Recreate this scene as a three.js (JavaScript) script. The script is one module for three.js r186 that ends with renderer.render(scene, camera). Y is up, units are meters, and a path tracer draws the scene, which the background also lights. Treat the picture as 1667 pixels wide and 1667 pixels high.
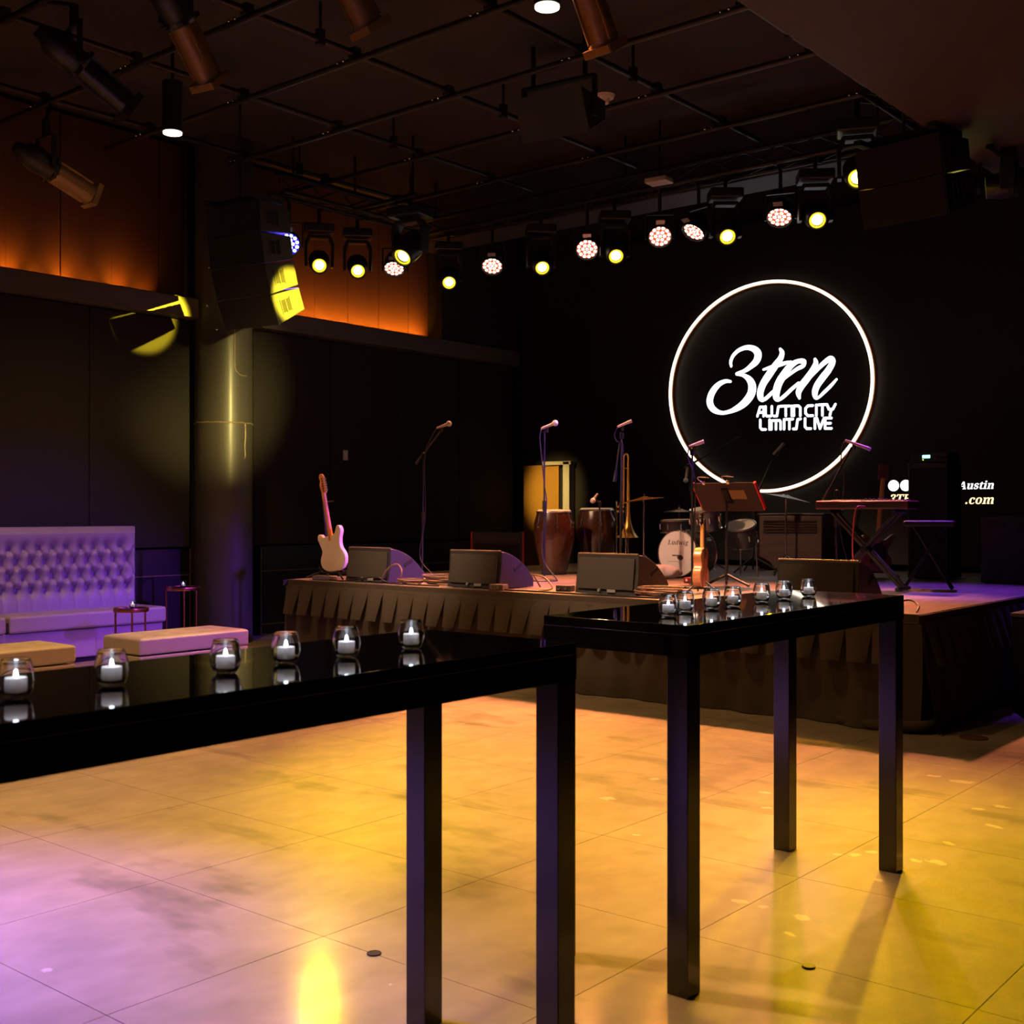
import * as THREE from 'three';
import { mergeGeometries, toCreasedNormals } from 'three/addons/utils/BufferGeometryUtils.js';
import { RoundedBoxGeometry } from 'three/addons/geometries/RoundedBoxGeometry.js';
import { RectAreaLightUniformsLib } from 'three/addons/lights/RectAreaLightUniformsLib.js';

// ------------------------------------------------------------------ camera, exposure
RectAreaLightUniformsLib.init();
const scene = new THREE.Scene();
scene.background = new THREE.Color(0x000000);
const camera = new THREE.PerspectiveCamera(46.85, 1, 0.05, 60);
camera.position.set(0, 1.39, 0);
camera.rotation.set(0, THREE.MathUtils.degToRad(39.72), 0);
camera.focus = 6.5;
camera.userData.fStop = 6.5;
scene.add(camera);
const renderer = new THREE.WebGLRenderer({ antialias: true });
renderer.toneMapping = THREE.LinearToneMapping;
renderer.toneMappingExposure = 1.0;
renderer.shadowMap.enabled = true;

// ------------------------------------------------------------------ lamps that stand outside the frame or have wide effect
// (each lamp's own light is made in its builder below; these are their settings: where it hangs, what it points at, colour, candela, half cone in degrees)
const YELLOW = [1.0, 0.56, 0.0], AMBER = [1.0, 0.4, 0.03], RED = [1.0, 0.27, 0.12], BLUE = [0.1, 0.05, 1.0], VIOLET = [0.24, 0.04, 1.0];
const MOVING_HEADS = [
  // position, target, candela, half cone, colour
  [[-9.93, 4.1, -8.64], [-3.4, 0, -3.2], 75, 9, YELLOW],
  [[-9.82, 4.1, -9.11], [-4.5, 0, -4.6], 85, 7, YELLOW],
  [[-8.91, 4.1, -8.91], [-8.15, 0.42, -4.9], 80, 10, [1, 0.7, 0.02]],
  [[-9.49, 4.1, -10.26], [-4.6, 0, -5.5], 70, 8.5, YELLOW],
  [[-8.12, 4.1, -10.30], [-3.5, 0, -5.8], 46, 10, YELLOW],
  [[-7.15, 4.1, -10.33], [-2.7, 0, -5.4], 30, 10, YELLOW],
  [[-5.80, 4.1, -10.30], [-1.6, 0, -5.2], 44, 11, YELLOW],
  [[-4.83, 4.1, -10.25], [-0.9, 0, -4.4], 40, 14, YELLOW],
  [[-3.97, 4.1, -9.17], [-1.4, 0, -3.6], 55, 17, YELLOW],
  [[-3.30, 3.95, -9.60], [-1.3, 0, -3.5], 125, 18, YELLOW],
];
const PARS = [
  [[-9.75, 4.21, -8.06], [-3.0, 0, -1.4], 12, 28, BLUE],
  [[-9.77, 4.21, -9.63], [-8.3, 0.7, -7.7], 70, 20, RED],
  [[-8.81, 4.21, -10.25], [-7.0, 0.7, -7.8], 90, 22, RED],
  [[-7.47, 4.21, -10.25], [-4.6, 0, -6.2], 60, 18, [1, 0.34, 0.03]],
  [[-6.55, 4.21, -10.25], [-3.7, 0, -6.2], 60, 18, [1, 0.34, 0.03]],
  [[-6.17, 4.21, -10.29], [-6.8, 0.7, -7.8], 200, 32, RED],
  [[-5.24, 4.21, -10.30], [-4.4, 0.7, -7.9], 200, 32, RED],
];
const DOWNLIGHTS = [[-8.59, 4.6, -5.85, 34], [-4.62, 4.6, -5.91, 16], [-8.6, 4.6, -1.9, 95], [-4.62, 4.6, -1.9, 175]];   // place, candela
const VIOLET_SOFA = 230, VIOLET_STAGE = 220, VIOLET_WING = 70, BLUE_ROOM = 320, FRONT_CD = 100, YELLOW_SIDE = 1500, YELLOW_ARRAY = 3000;

// ------------------------------------------------------------------ helpers
let seed = 7;
const rnd = () => { seed = (seed * 1664525 + 1013904223) >>> 0; return seed / 4294967296; };
const R = THREE.MathUtils.degToRad;
const V = (x, y, z) => new THREE.Vector3(x, y, z);
const used = new Map();
function numbered(name) { const n = used.get(name) || 0; used.set(name, n + 1); return n ? `${name}_${String(n).padStart(3, '0')}` : name; }
function prep(g) {
  if (g.index) g = g.toNonIndexed();
  for (const k of Object.keys(g.attributes)) if (!['position', 'normal', 'uv'].includes(k)) g.deleteAttribute(k);
  if (!g.attributes.normal) g.computeVertexNormals();
  if (!g.attributes.uv) g.setAttribute('uv', new THREE.BufferAttribute(new Float32Array(g.attributes.position.count * 2), 2));
  return g;
}
const merge = (list) => { list = (Array.isArray(list) ? list : [list]).map(prep); return list.length === 1 ? list[0] : mergeGeometries(list); };
function tf(g, x = 0, y = 0, z = 0, rx = 0, ry = 0, rz = 0) {
  if (rx || ry || rz) g.applyMatrix4(new THREE.Matrix4().makeRotationFromEuler(new THREE.Euler(rx, ry, rz)));
  return g.translate(x, y, z);
}
const box = (w, h, d, x = 0, y = 0, z = 0, rx, ry, rz) => tf(new THREE.BoxGeometry(w, h, d), x, y, z, rx, ry, rz);
const rbox = (w, h, d, r, x = 0, y = 0, z = 0, rx, ry, rz) => tf(new RoundedBoxGeometry(w, h, d, 3, Math.min(r, w / 2.01, h / 2.01, d / 2.01)), x, y, z, rx, ry, rz);
const cyl = (r1, r2, h, x = 0, y = 0, z = 0, rx, ry, rz, seg = 20) => tf(new THREE.CylinderGeometry(r1, r2, h, seg), x, y, z, rx, ry, rz);
const ball = (r, x, y, z, sx = 1, sy = 1, sz = 1) => new THREE.SphereGeometry(r, 16, 12).scale(sx, sy, sz).translate(x, y, z);
const lathe = (pts, seg = 32) => new THREE.LatheGeometry(pts.map(([r, y]) => new THREE.Vector2(r, y)), seg);
const tor = (r, t, x = 0, y = 0, z = 0, rx, ry, rz, seg = 32) => tf(new THREE.TorusGeometry(r, t, 8, seg), x, y, z, rx, ry, rz);
function tube(pts, r, seg = 0, rad = 7, tension = 0.5) {
  const c = new THREE.CatmullRomCurve3(pts.map((p) => V(...p)), false, 'catmullrom', tension);
  return new THREE.TubeGeometry(c, seg || pts.length * 6, r, rad);
}
function rod(a, b, r, r2 = r, seg = 10) {
  const A = V(...a), B = V(...b), d = B.clone().sub(A), L = d.length();
  const g = new THREE.CylinderGeometry(r2, r, L, seg);
  g.applyQuaternion(new THREE.Quaternion().setFromUnitVectors(V(0, 1, 0), d.normalize()));
  return g.translate((A.x + B.x) / 2, (A.y + B.y) / 2, (A.z + B.z) / 2);
}
function extrude(shape, depth, bevel = 0, seg = 2) {
  return new THREE.ExtrudeGeometry(shape, { depth, bevelEnabled: bevel > 0, bevelThickness: bevel, bevelSize: bevel, bevelOffset: -bevel, bevelSegments: seg, curveSegments: 18 }).translate(0, 0, -depth / 2);
}
function poly(pts) { const s = new THREE.Shape(); pts.forEach(([x, y], i) => (i ? s.lineTo(x, y) : s.moveTo(x, y))); return s; }
function smoothShape(pts) { const s = new THREE.Shape(); const c = new THREE.SplineCurve([...pts, pts[0]].map(([x, y]) => new THREE.Vector2(x, y))); const p = c.getPoints(pts.length * 8); p.forEach((q, i) => (i ? s.lineTo(q.x, q.y) : s.moveTo(q.x, q.y))); return s; }
// a surface from a function f(u, v) -> [x, y, z]
function sheet(f, nu, nv) {
  const g = new THREE.PlaneGeometry(1, 1, nu, nv), p = g.attributes.position, uv = g.attributes.uv;
  for (let i = 0; i < p.count; i++) { const q = f(uv.getX(i), uv.getY(i)); p.setXYZ(i, q[0], q[1], q[2]); }
  g.computeVertexNormals();
  return g;
}
function mesh(name, geoms, material, parent) {
  const m = new THREE.Mesh(merge(geoms), material);
  m.name = parent ? name : numbered(name);
  m.castShadow = m.receiveShadow = true;
  (parent || scene).add(m);
  return m;
}
function tag(o, label, category, group, kind) {
  o.userData.label = label; o.userData.category = category;
  if (group) o.userData.group = group;
  if (kind) o.userData.kind = kind;
  return o;
}
function thing(name, label, category, [x, y, z] = [0, 0, 0], turn = 0, group) {
  const o = new THREE.Group(); o.name = numbered(name); scene.add(o);
  o.position.set(x, y, z); o.rotation.y = turn;
  return tag(o, label, category, group);
}
function struct(name, label, category) {
  const o = new THREE.Group(); o.name = numbered(name); scene.add(o);
  return tag(o, label, category, null, 'structure');
}
function copy(src, [x, y, z], turn = 0, label, group) {
  const c = src.clone(); c.name = numbered(src.name.replace(/_\d{3}$/, '')); c.userData = { ...src.userData };
  c.position.set(x, y, z); c.rotation.y = turn;
  if (label) c.userData.label = label;
  if (group) c.userData.group = group;
  scene.add(c); return c;
}
function spot(pos, target, color, cd, deg, penumbra = 0.5, soft = 2) {
  const l = new THREE.SpotLight(new THREE.Color().setRGB(...color), cd, 0, R(deg), penumbra, 2);
  l.position.set(...pos); l.target.position.set(...target);
  l.castShadow = true; l.shadow.radius = soft; l.shadow.mapSize.set(1024, 1024);
  scene.add(l, l.target); return l;
}
function point(pos, color, cd, soft = 1) {
  const l = new THREE.PointLight(new THREE.Color().setRGB(...color), cd, 0, 2);
  l.position.set(...pos); l.castShadow = true; l.shadow.radius = soft; scene.add(l); return l;
}

// ------------------------------------------------------------------ procedural textures
const PERM = new Uint8Array(512); { const a = [...Array(256).keys()]; for (let i = 255; i > 0; i--) { const j = Math.floor(rnd() * (i + 1)); [a[i], a[j]] = [a[j], a[i]]; } for (let i = 0; i < 512; i++) PERM[i] = a[i & 255]; }
function vnoise(x, y, per) {      // value noise, repeats every per cells
  const xi = Math.floor(x), yi = Math.floor(y), fx = x - xi, fy = y - yi;
  const u = fx * fx * (3 - 2 * fx), v = fy * fy * (3 - 2 * fy);
  const w = (n) => ((n % per) + per) % per;
  const h = (a, b) => PERM[PERM[w(a) & 255] + (w(b) & 255)] / 255;
  const a = h(xi, yi), b = h(xi + 1, yi), c = h(xi, yi + 1), d = h(xi + 1, yi + 1);
  return a + (b - a) * u + (c - a) * v + (a - b - c + d) * u * v;
}
function fbm(x, y, per, oct) { let s = 0, a = 0.5, t = 0; for (let i = 0; i < oct; i++) { s += a * vnoise(x, y, per); t += a; x *= 2; y *= 2; per *= 2; a *= 0.55; } return s / t; }
function dataTex(n, fn, srgb, repeat = 1) {
  const d = new Uint8Array(n * n * 4);
  for (let j = 0; j < n; j++) for (let i = 0; i < n; i++) { const c = fn(i / n, j / n), k = (j * n + i) * 4; d[k] = c[0]; d[k + 1] = c[1]; d[k + 2] = c[2]; d[k + 3] = 255; }
  const t = new THREE.DataTexture(d, n, n); t.wrapS = t.wrapT = THREE.RepeatWrapping; t.magFilter = THREE.LinearFilter; t.minFilter = THREE.LinearMipmapLinearFilter; t.generateMipmaps = true;
  if (srgb) t.colorSpace = THREE.SRGBColorSpace; t.repeat.set(repeat, repeat); t.needsUpdate = true; return t;
}
function canvasTex(w, h, draw) {
  const c = document.createElement('canvas'); c.width = w; c.height = h; draw(c.getContext('2d'), w, h);
  const t = new THREE.CanvasTexture(c); t.colorSpace = THREE.SRGBColorSpace; t.needsUpdate = true; return t;
}
const std = (hex, roughness = 0.6, metalness = 0, extra = {}) => new THREE.MeshStandardMaterial({ color: hex, roughness, metalness, ...extra });
const phys = (hex, roughness, extra = {}) => new THREE.MeshPhysicalMaterial({ color: hex, roughness, ...extra });
const glow = (r, g, b, k = 1) => new THREE.MeshStandardMaterial({ color: 0x000000, roughness: 1, emissive: new THREE.Color().setRGB(r, g, b), emissiveIntensity: k });

// speckled cloth weave for speaker grilles, wall fabric, skirts
const weave = dataTex(256, (u, v) => { const n = 150 + 60 * Math.sin(u * 128 * Math.PI) * Math.sin(v * 128 * Math.PI) + 70 * (fbm(u * 64, v * 64, 64, 2) - 0.5); return [n, n, n]; }, false);
const grain = dataTex(512, (u, v) => { const n = 120 + 120 * (fbm(u * 8, v * 8, 8, 6) - 0.5) + 30 * (rnd() - 0.5); return [n, n, n]; }, false);
const woodTone = dataTex(512, (u, v) => { const n = fbm(u * 3, v * 40, 8, 5), k = 0.55 + 0.75 * n; return [150 * k, 88 * k, 46 * k]; }, true);
const flameMaple = dataTex(256, (u, v) => { const k = 0.72 + 0.4 * fbm(u * 24, v * 3, 8, 4) + 0.12 * Math.sin(u * 60 + 6 * fbm(u * 4, v * 4, 4, 2)); return [Math.min(255, 196 * k), Math.min(255, 128 * k), Math.min(255, 84 * k)]; }, true);

const M = {
  black: std(0x0b0b0c, 0.55), matte: std(0x0a0a0a, 0.85), rubber: std(0x060606, 0.8),
  powder: std(0x1e1e22, 0.42), steel: std(0x2a2a2c, 0.35, 0.8), chrome: std(0xd0d0d4, 0.15, 1), brass: std(0xd09a4a, 0.32, 0.75),
  copper: std(0xc07a58, 0.28, 1), white: std(0xd8d4cc, 0.5), cream: std(0xe9dfc8, 0.3),
  lacquer: phys(0x050506, 0.07, { clearcoat: 1, clearcoatRoughness: 0.03 }),
  legLacquer: phys(0x0a090c, 0.2, { clearcoat: 0.6, clearcoatRoughness: 0.12 }),
  grille: std(0x322d29, 0.9, 0, { bumpMap: weave, bumpScale: 0.001 }),
  tolex: std(0x18181b, 0.6, 0, { bumpMap: grain, bumpScale: 0.0008 }),
  cabinet: std(0x2c2b2e, 0.5, 0, { bumpMap: grain, bumpScale: 0.0006 }),
  red: std(0xa02018, 0.5), wood: std(0xffffff, 0.4, 0, { map: woodTone }), maple: phys(0xffffff, 0.25, { map: flameMaple, clearcoat: 0.6 }),
  neck: std(0xc98b4e, 0.35), darkwood: std(0x2c1710, 0.35), vellum: std(0xd9cbb2, 0.7), mesh: std(0xb4b0ac, 0.4, 0.35),
  cable: std(0x241b18, 0.45), cloth: std(0x3c352d, 0.95, 0, { bumpMap: weave, bumpScale: 0.0008 }),
};

// ------------------------------------------------------------------ floor: sawn slabs of sealed concrete
const PAINT = [[-1.7, -4.69, .07], [-1.78, -4.66, .05], [-2.07, -3.77, .05], [-1.98, -3.77, .045], [-1.82, -3.75, .06], [-1.78, -3.58, .04], [-1.99, -4.58, .045], [-2.05, -4.54, .035], [-1.96, -4.66, .04], [-1.79, -4.32, .035], [-1.7, -5.39, .06], [-1.79, -5.77, .06], [-1.86, -5.65, .05], [-2.11, -6.17, .1], [-2.27, -6.21, .06], [-3.36, -5.21, .06], [-3.31, -4.71, .07], [-2.84, -4.26, .03], [-2.63, -5.04, .05], [-1.76, -4.99, .05], [-2.78, -5.31, .05], [-3.38, -1.857, .035], [-1.7, -7.1, .14], [-1.95, -7.5, .1], [-4.1, -1.5, .02], [-2.5, -2.45, .018]];
const concrete = dataTex(2048, (u, v) => {
  const x = u * 12 - 11, z = v * 12 - 11;
  const a = fbm(u * 12, v * 12, 16, 5), b = fbm(u * 40 + 9, v * 40, 64, 4), c = fbm(u * 160, v * 90 + 3, 256, 2), d = fbm(u * 26 + 4, v * 60, 64, 4);
  let k = 0.76 + 0.24 * (a - 0.5) + 0.16 * (b - 0.5) + 0.1 * (c - 0.5);
  if (d > 0.62) k -= (d - 0.62) * 0.9;
  let r = 172 * k, g = 160 * k, bl = 146 * k;
  for (const [px, pz, s] of PAINT) {
    const dx = x - px, dz = (z - pz) * 1.5; if (Math.abs(dx) > 0.3 || Math.abs(dz) > 0.3) continue;
    const q = Math.hypot(dx, dz) / (s * 0.62) + 1.2 * (fbm(u * 400 + px * 7, v * 400, 512, 3) - 0.5) + 0.15 * Math.sin(2 * Math.atan2(dz, dx) + px * 9);
    if (q < 0.9) { const m = 0.4; r += (226 - r) * m; g += (216 - g) * m; bl += (200 - bl) * m; }
  }
  return [r, g, bl];
}, true);
const concreteRough = dataTex(512, (u, v) => { const n = 255 * (0.3 + 0.4 * fbm(u * 6, v * 6, 8, 5) + 0.05 * (rnd() - 0.5)); return [n, n, n]; }, false);
{
  const floor = struct('floor', 'polished concrete floor sawn into large rectangular slabs', 'floor');
  const m = new THREE.MeshPhysicalMaterial({ map: concrete, roughnessMap: concreteRough, roughness: 1, specularIntensity: 0.3, clearcoat: 0.18, clearcoatRoughness: 0.14, bumpMap: grain, bumpScale: 0.0003 });
  const xs = [3]; for (let x = -1.11 + 0.919 * 4; x > -10.9; x -= 0.919) xs.push(x); xs.push(-10.95);
  const zs = [2]; for (let z = -1.795 + 0.787 * 4; z > -12.9; z -= 0.787) zs.push(z); zs.push(-13.0);
  for (let i = 0; i + 1 < xs.length; i++) for (let j = 0; j + 1 < zs.length; j++) {
    const g = 0.0013, x1 = xs[i] - g, x0 = xs[i + 1] + g, z1 = zs[j] - g, z0 = zs[j + 1] + g;
    const s = box(x1 - x0, 0.05, z1 - z0, (x0 + x1) / 2, -0.025, (z0 + z1) / 2), p = s.attributes.position, uv = s.attributes.uv;
    for (let k = 0; k < p.count; k++) uv.setXY(k, (p.getX(k) + 11) / 12, (p.getZ(k) + 11) / 12);
    mesh('slab', s, m, floor);
  }
  mesh('joint_filler', box(14.2, 0.1, 15.2, -3.97, -0.0545, -5.5), std(0x5a5046, 0.9), floor);
}
// floor box lid and drain
mesh('floor_drain', [cyl(0.02, 0.02, 0.003, 0, 0, 0), tor(0.021, 0.0025, 0, 0.0, 0, Math.PI / 2)], std(0x120d0a, 0.8)).position.set(-2.709, 0.002, -2.582);
tag(scene.children.at(-1), 'small round dark drain cover in the open floor beside a slab joint', 'drain');
mesh('floor_socket', [cyl(0.085, 0.085, 0.004, 0, 0.002, 0, 0, 0, 0, 28), tor(0.08, 0.004, 0, 0.004, 0, Math.PI / 2)], std(0x5a4030, 0.6, 0.3)).position.set(-2.46, 0.001, -7.4);
tag(scene.children.at(-1), 'round metal floor socket cover in front of the stage corner', 'socket');
mesh('floor_socket', [cyl(0.02, 0.02, 0.004, 0, 0.002, 0)], std(0x181410, 0.6)).position.set(-1.61, 0.001, -3.357);
tag(scene.children.at(-1), 'tiny dark hole plug at the crack near the seven-candle table', 'plug');

// ------------------------------------------------------------------ left wall: recessed backing, fabric panels, black wainscot, ledge, copper coloured panels above
const fabric = std(0x1d1916, 0.95, 0, { bumpMap: weave, bumpScale: 0.001 });
const wainscot = phys(0x121114, 0.35, { clearcoat: 0.25, clearcoatRoughness: 0.3 });
const strip = std(0x9a8468, 0.35, 0.8);
const copperPanel = std(0x4a2e1a, 0.55, 0.1, { bumpMap: grain, bumpScale: 0.0005 });
const wallPaint = std(0x141210, 0.8, 0, { bumpMap: grain, bumpScale: 0.0006 });
{
  const w = struct('wall_left', 'dark side wall with fabric panels, black wainscot and orange lit upper panels', 'wall');
  mesh('backing', box(0.2, 5.6, 15.2, -11.0, 2.75, -5.5), wallPaint, w);
  const segs = (a, b, step) => { const n = Math.max(1, Math.round((a - b) / step)), o = []; for (let i = 0; i < n; i++) o.push([a - (a - b) * i / n, a - (a - b) * (i + 1) / n]); return o; };
  for (const [a, b] of [...segs(1.9, -7.47, 1.2), ...segs(-8.3, -12.85, 1.15)])
    mesh('panel', rbox(0.22, 2.4, a - b - 0.006, 0.012, -10.76, 2.22, (a + b) / 2), fabric, w);
  for (const [a, b] of [[1.9, -7.5], [-8.43, -12.85]]) {
    for (const [y0, y1] of [[0.012, 0.115], [0.13, 0.716], [0.732, 1.0]]) for (const [c, d] of segs(a, b, 1.8)) mesh('panel', box(0.2, y1 - y0, c - d - 0.004, -10.79, (y0 + y1) / 2, (c + d) / 2), wainscot, w);
    for (const y of [0.006, 0.1225, 0.724]) mesh('strip', box(0.012, 0.01, a - b, -10.686, y, (a + b) / 2), strip, w);
    mesh('strip', box(0.012, 1.0, 0.01, -10.686, 0.5, b === -7.5 ? -7.495 : -8.435), strip, w);
  }
  for (const z of [1.8, 1.2, 0.6, 0.03, -0.525, -1.08, -1.635, -2.19, -2.745, -3.3, -3.855, -4.41, -4.97, -5.52, -6.08, -6.63]) mesh('panel', box(0.1, 1.72, 0.548, -10.85, 4.44, z - 0.277), copperPanel, w);
  mesh('panel', box(0.1, 1.72, 0.366, -10.85, 4.44, -7.375), copperPanel, w);
  for (const [a, b] of [[-8.25, -8.79], [-8.79, -9.32], [-9.32, -9.85], [-9.85, -10.37], [-10.37, -10.9], [-10.9, -11.27]]) mesh('panel', box(0.1, 1.72, a - b - 0.006, -10.85, 4.44, (a + b) / 2), copperPanel, w);
  mesh('return', box(0.32, 1.9, 1.6, -10.74, 4.4, -12.1), wallPaint, w);
}
for (const [n, a, b, lab] of [['trim_1', 1.9, -7.5, 'long dark ledge fascia under the orange panels above the sofa'], ['trim_2', -8.3, -12.8, 'dark ledge fascia under the orange panels beside the stage']]) {
  const t = struct(n, lab, 'ledge');
  const m = std(0x4a443e, 0.6);
  mesh('fascia', rbox(0.03, 0.2, a - b, 0.006, -10.5, 3.53, (a + b) / 2), m, t);
  mesh('soffit', box(0.3, 0.025, a - b, -10.65, 3.4425, (a + b) / 2), m, t);
  mesh('lip', box(0.05, 0.022, a - b, -10.535, 3.62, (a + b) / 2, 0, 0, 0.5), m, t);
  mesh('end_cap', box(0.3, 0.19, 0.02, -10.65, 3.535, b + 0.01), m, t);
}
// lamps hidden in the trough behind the ledge
const coveGlow = glow(1, 0.32, 0.03, 4);
{
  let first;
  const ORANGE = [1, 0.33, 0.02];
  for (const z of [-4.6, -4.95, -5.23, -5.52, -5.82, -6.1, -6.38, -6.68, -6.98, -8.95, -9.22, -9.5, -9.78, -10.05, -10.32, -10.58, -10.82, -11.05]) {
    if (!first) {
      first = thing('cove_light', 'small orange lamp hidden in the ledge trough under the copper panels', 'lamp', [-10.63, 3.52, z], 0, 'orange lamps in the wall ledge');
      mesh('housing', box(0.06, 0.085, 0.16, 0, -0.0225, 0), M.black, first);
      mesh('lens', box(0.04, 0.03, 0.14, 0, 0.036, 0), coveGlow, first);
    } else copy(first, [-10.63, 3.52, z]);
    spot([-10.63, 3.556, z], [-10.63 - 0.66, 3.556 + 0.75, z], ORANGE, z > -8 ? 1.7 + 0.9 * Math.sin(z * 11) : 3.6, z > -8 ? 40 : 48, 1, 1.2);
  }
}
// ------------------------------------------------------------------ other walls, ceiling, soffit
{
  const w = struct('wall_back', 'black wall behind the stage', 'wall');
  mesh('backing', box(14.2, 5.6, 0.2, -3.97, 2.75, -13.1), wallPaint, w);
  const r = struct('wall_right', 'dark wall on the bar side of the room', 'wall');
  mesh('backing', box(0.2, 5.6, 15.2, 3.1, 2.75, -5.5), wallPaint, r);
  const f = struct('wall_front', 'dark wall facing the stage', 'wall');
  mesh('backing', box(14.2, 5.6, 0.2, -3.97, 2.75, 2.1), wallPaint, f);
}
const ceilMat = std(0x2c2520, 0.85, 0, { bumpMap: grain, bumpScale: 0.002 });
{
  const c = struct('ceiling', 'dark painted ceiling above the pipe grid', 'ceiling');
  mesh('deck', box(14.2, 0.2, 15.2, -3.97, 5.45, -5.5), ceilMat, c);
  const s = struct('trim_3', 'lowered dark ceiling soffit over the bar side of the room', 'soffit');
  mesh('soffit', rbox(6.2, 1.16, 12.4, 0.02, -0.11, 4.78, -4.25), std(0x463c36, 0.75, 0, { bumpMap: grain, bumpScale: 0.001 }), s);
  const b = struct('beam', 'deep dark ceiling beam above the upstage lighting truss', 'beam');
  mesh('beam', rbox(7.4, 0.6, 0.5, 0.02, -6.95, 5.06, -11.0), std(0x3c3c3e, 0.6), b);
}
// door in the passage beside the stage
{
  const d = struct('door_1', 'brass coloured door with pale frame at the end of the passage beside stage', 'door');
  mesh('leaf', rbox(0.62, 2.04, 0.05, 0.006, -10.2, 1.02, -12.93), std(0xb98a3a, 0.35, 0.25, { bumpMap: grain, bumpScale: 0.001 }), d);
  mesh('jamb', rbox(0.11, 2.08, 0.12, 0.006, -9.73, 1.04, -12.92), std(0xb8b2a6, 0.5), d);
  mesh('head', rbox(0.5, 0.05, 0.12, 0.006, -9.9, 2.06, -12.92), std(0xb8b2a6, 0.5), d);
  mesh('reveal', box(0.1, 2.0, 0.02, -9.84, 1.0, -12.95), M.matte, d);
  mesh('handle', rod([-9.96, 1.02, -12.88], [-9.96, 1.2, -12.88], 0.012), M.chrome, d);
}
// wall switch plate
{
  const t = thing('wall_switch', 'small pale switch plate on the dark side wall above the guitar', 'switch', [-10.646, 2.075, -9.673], Math.PI / 2);
  mesh('plate', rbox(0.075, 0.12, 0.008, 0.003, 0, 0, 0), std(0xc8c2bc, 0.5), t);
  mesh('rocker', rbox(0.03, 0.065, 0.008, 0.003, 0, 0, 0.006), M.white, t);
}
// ------------------------------------------------------------------ steel column
{
  const t = struct('pillar', 'thick round painted steel column with weld seams between wall panels', 'column');
  const pm = phys(0x3a3732, 0.5, { bumpMap: grain, bumpScale: 0.002, clearcoat: 0.12, clearcoatRoughness: 0.22 });
  mesh('shaft', cyl(0.303, 0.303, 5.36, -10.46, 2.68, -7.76, 0, 0, 0, 56), pm, t);
  const at = (deg, y, r = 0.303) => [-10.46 + r * Math.sin(R(deg)), y, -7.76 + r * Math.cos(R(deg))];
  const ring = []; for (let a = -60; a <= 200; a += 10) ring.push(at(a, 2.33 + 0.004 * Math.sin(a)));
  const weld = std(0x8a7c64, 0.35, 0.4);
  mesh('weld_seam', tube(ring, 0.008, 90), weld, t);
  mesh('weld_seam', tube([at(100, 2.32), at(101, 2.2), at(99, 2.1), at(100, 1.98), at(96, 1.95)], 0.007, 40), weld, t);
  mesh('weld_seam', tube([at(75, 3.4), at(75, 3.2), at(75, 3.0), at(76, 2.9), at(82, 2.85), at(90, 2.83), at(104, 2.83)], 0.007, 60), weld, t);
  for (const [deg, y] of [[20, 3.55], [24, 3.95], [40, 3.3]]) mesh('bolt', ball(0.016, ...at(deg, y)), M.chrome, t);
}
// conduit pipe beside the column, under the ceiling
{
  const t = thing('conduit', 'thin dark vertical conduit pipe above the ledge end by the column', 'pipe', [-10.62, 0, -7.4]);
  mesh('pipe', cyl(0.03, 0.03, 1.75, 0, 4.5, 0), std(0x2a2620, 0.35, 0.5), t);
  mesh('clamp', cyl(0.045, 0.045, 0.05, 0, 4.45, 0), M.steel, t); mesh('clamp', cyl(0.05, 0.05, 0.02, 0, 4.9, 0), M.steel, t);
}
// ------------------------------------------------------------------ ceiling pipe grid: each run is one pipe, with clamps and hangers
const pipeMat = std(0x26221e, 0.4, 0.35);
{
  const gx = [-9.86, -8.43, -7.0, -5.57, -4.14], gz = [-1.0, -2.1, -3.2, -4.3, -5.4, -6.46, -7.56, -8.66, -9.78];
  const clampG = merge([box(0.07, 0.08, 0.07, 0, 0.025, 0)]);
  const hangG = merge([cyl(0.012, 0.012, 0.3, 0, 0.2, 0, 0, 0, 0, 8), box(0.05, 0.12, 0.06, 0, 0.02, 0)]);
  const boltG = merge([ball(0.012, 0.04, -0.02, 0.05), ball(0.012, -0.03, -0.02, 0.05)]);
  for (const z of gz) {
    const t = thing('grid_pipe', 'black cross pipe of the ceiling lighting grid running wall to soffit', 'pipe', [0, 5.0, z], 0, 'cross pipes of the ceiling grid');
    const far = Math.abs(z + 7.76) < 0.4 ? -10.1 : -10.62;
    mesh('pipe', rod([far, 0, 0], [-3.4, 0, 0], 0.025), pipeMat, t);
    for (const x of gx) { const c = new THREE.Mesh(clampG, M.matte); c.name = 'clamp'; c.position.set(x, 0.03, 0); t.add(c); const b = new THREE.Mesh(boltG, M.chrome); b.name = 'bolt'; b.position.set(x - 0.12, 0.02, 0); t.add(b); }
  }
  for (const x of gx) {
    const t = thing('grid_pipe', 'black long pipe of the ceiling lighting grid running towards the stage', 'pipe', [x, 5.052, 0], 0, 'long pipes of the ceiling grid');
    mesh('pipe', tf(new THREE.CylinderGeometry(0.025, 0.025, 11.8, 12), 0, 0, -4.6, Math.PI / 2, 0, 0), pipeMat, t);
    for (let z = -1.7; z > -10.2; z -= 2.2) { const c = new THREE.Mesh(hangG, M.matte); c.name = 'hanger'; c.position.set(0, 0, z); t.add(c); }
  }
}
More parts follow.
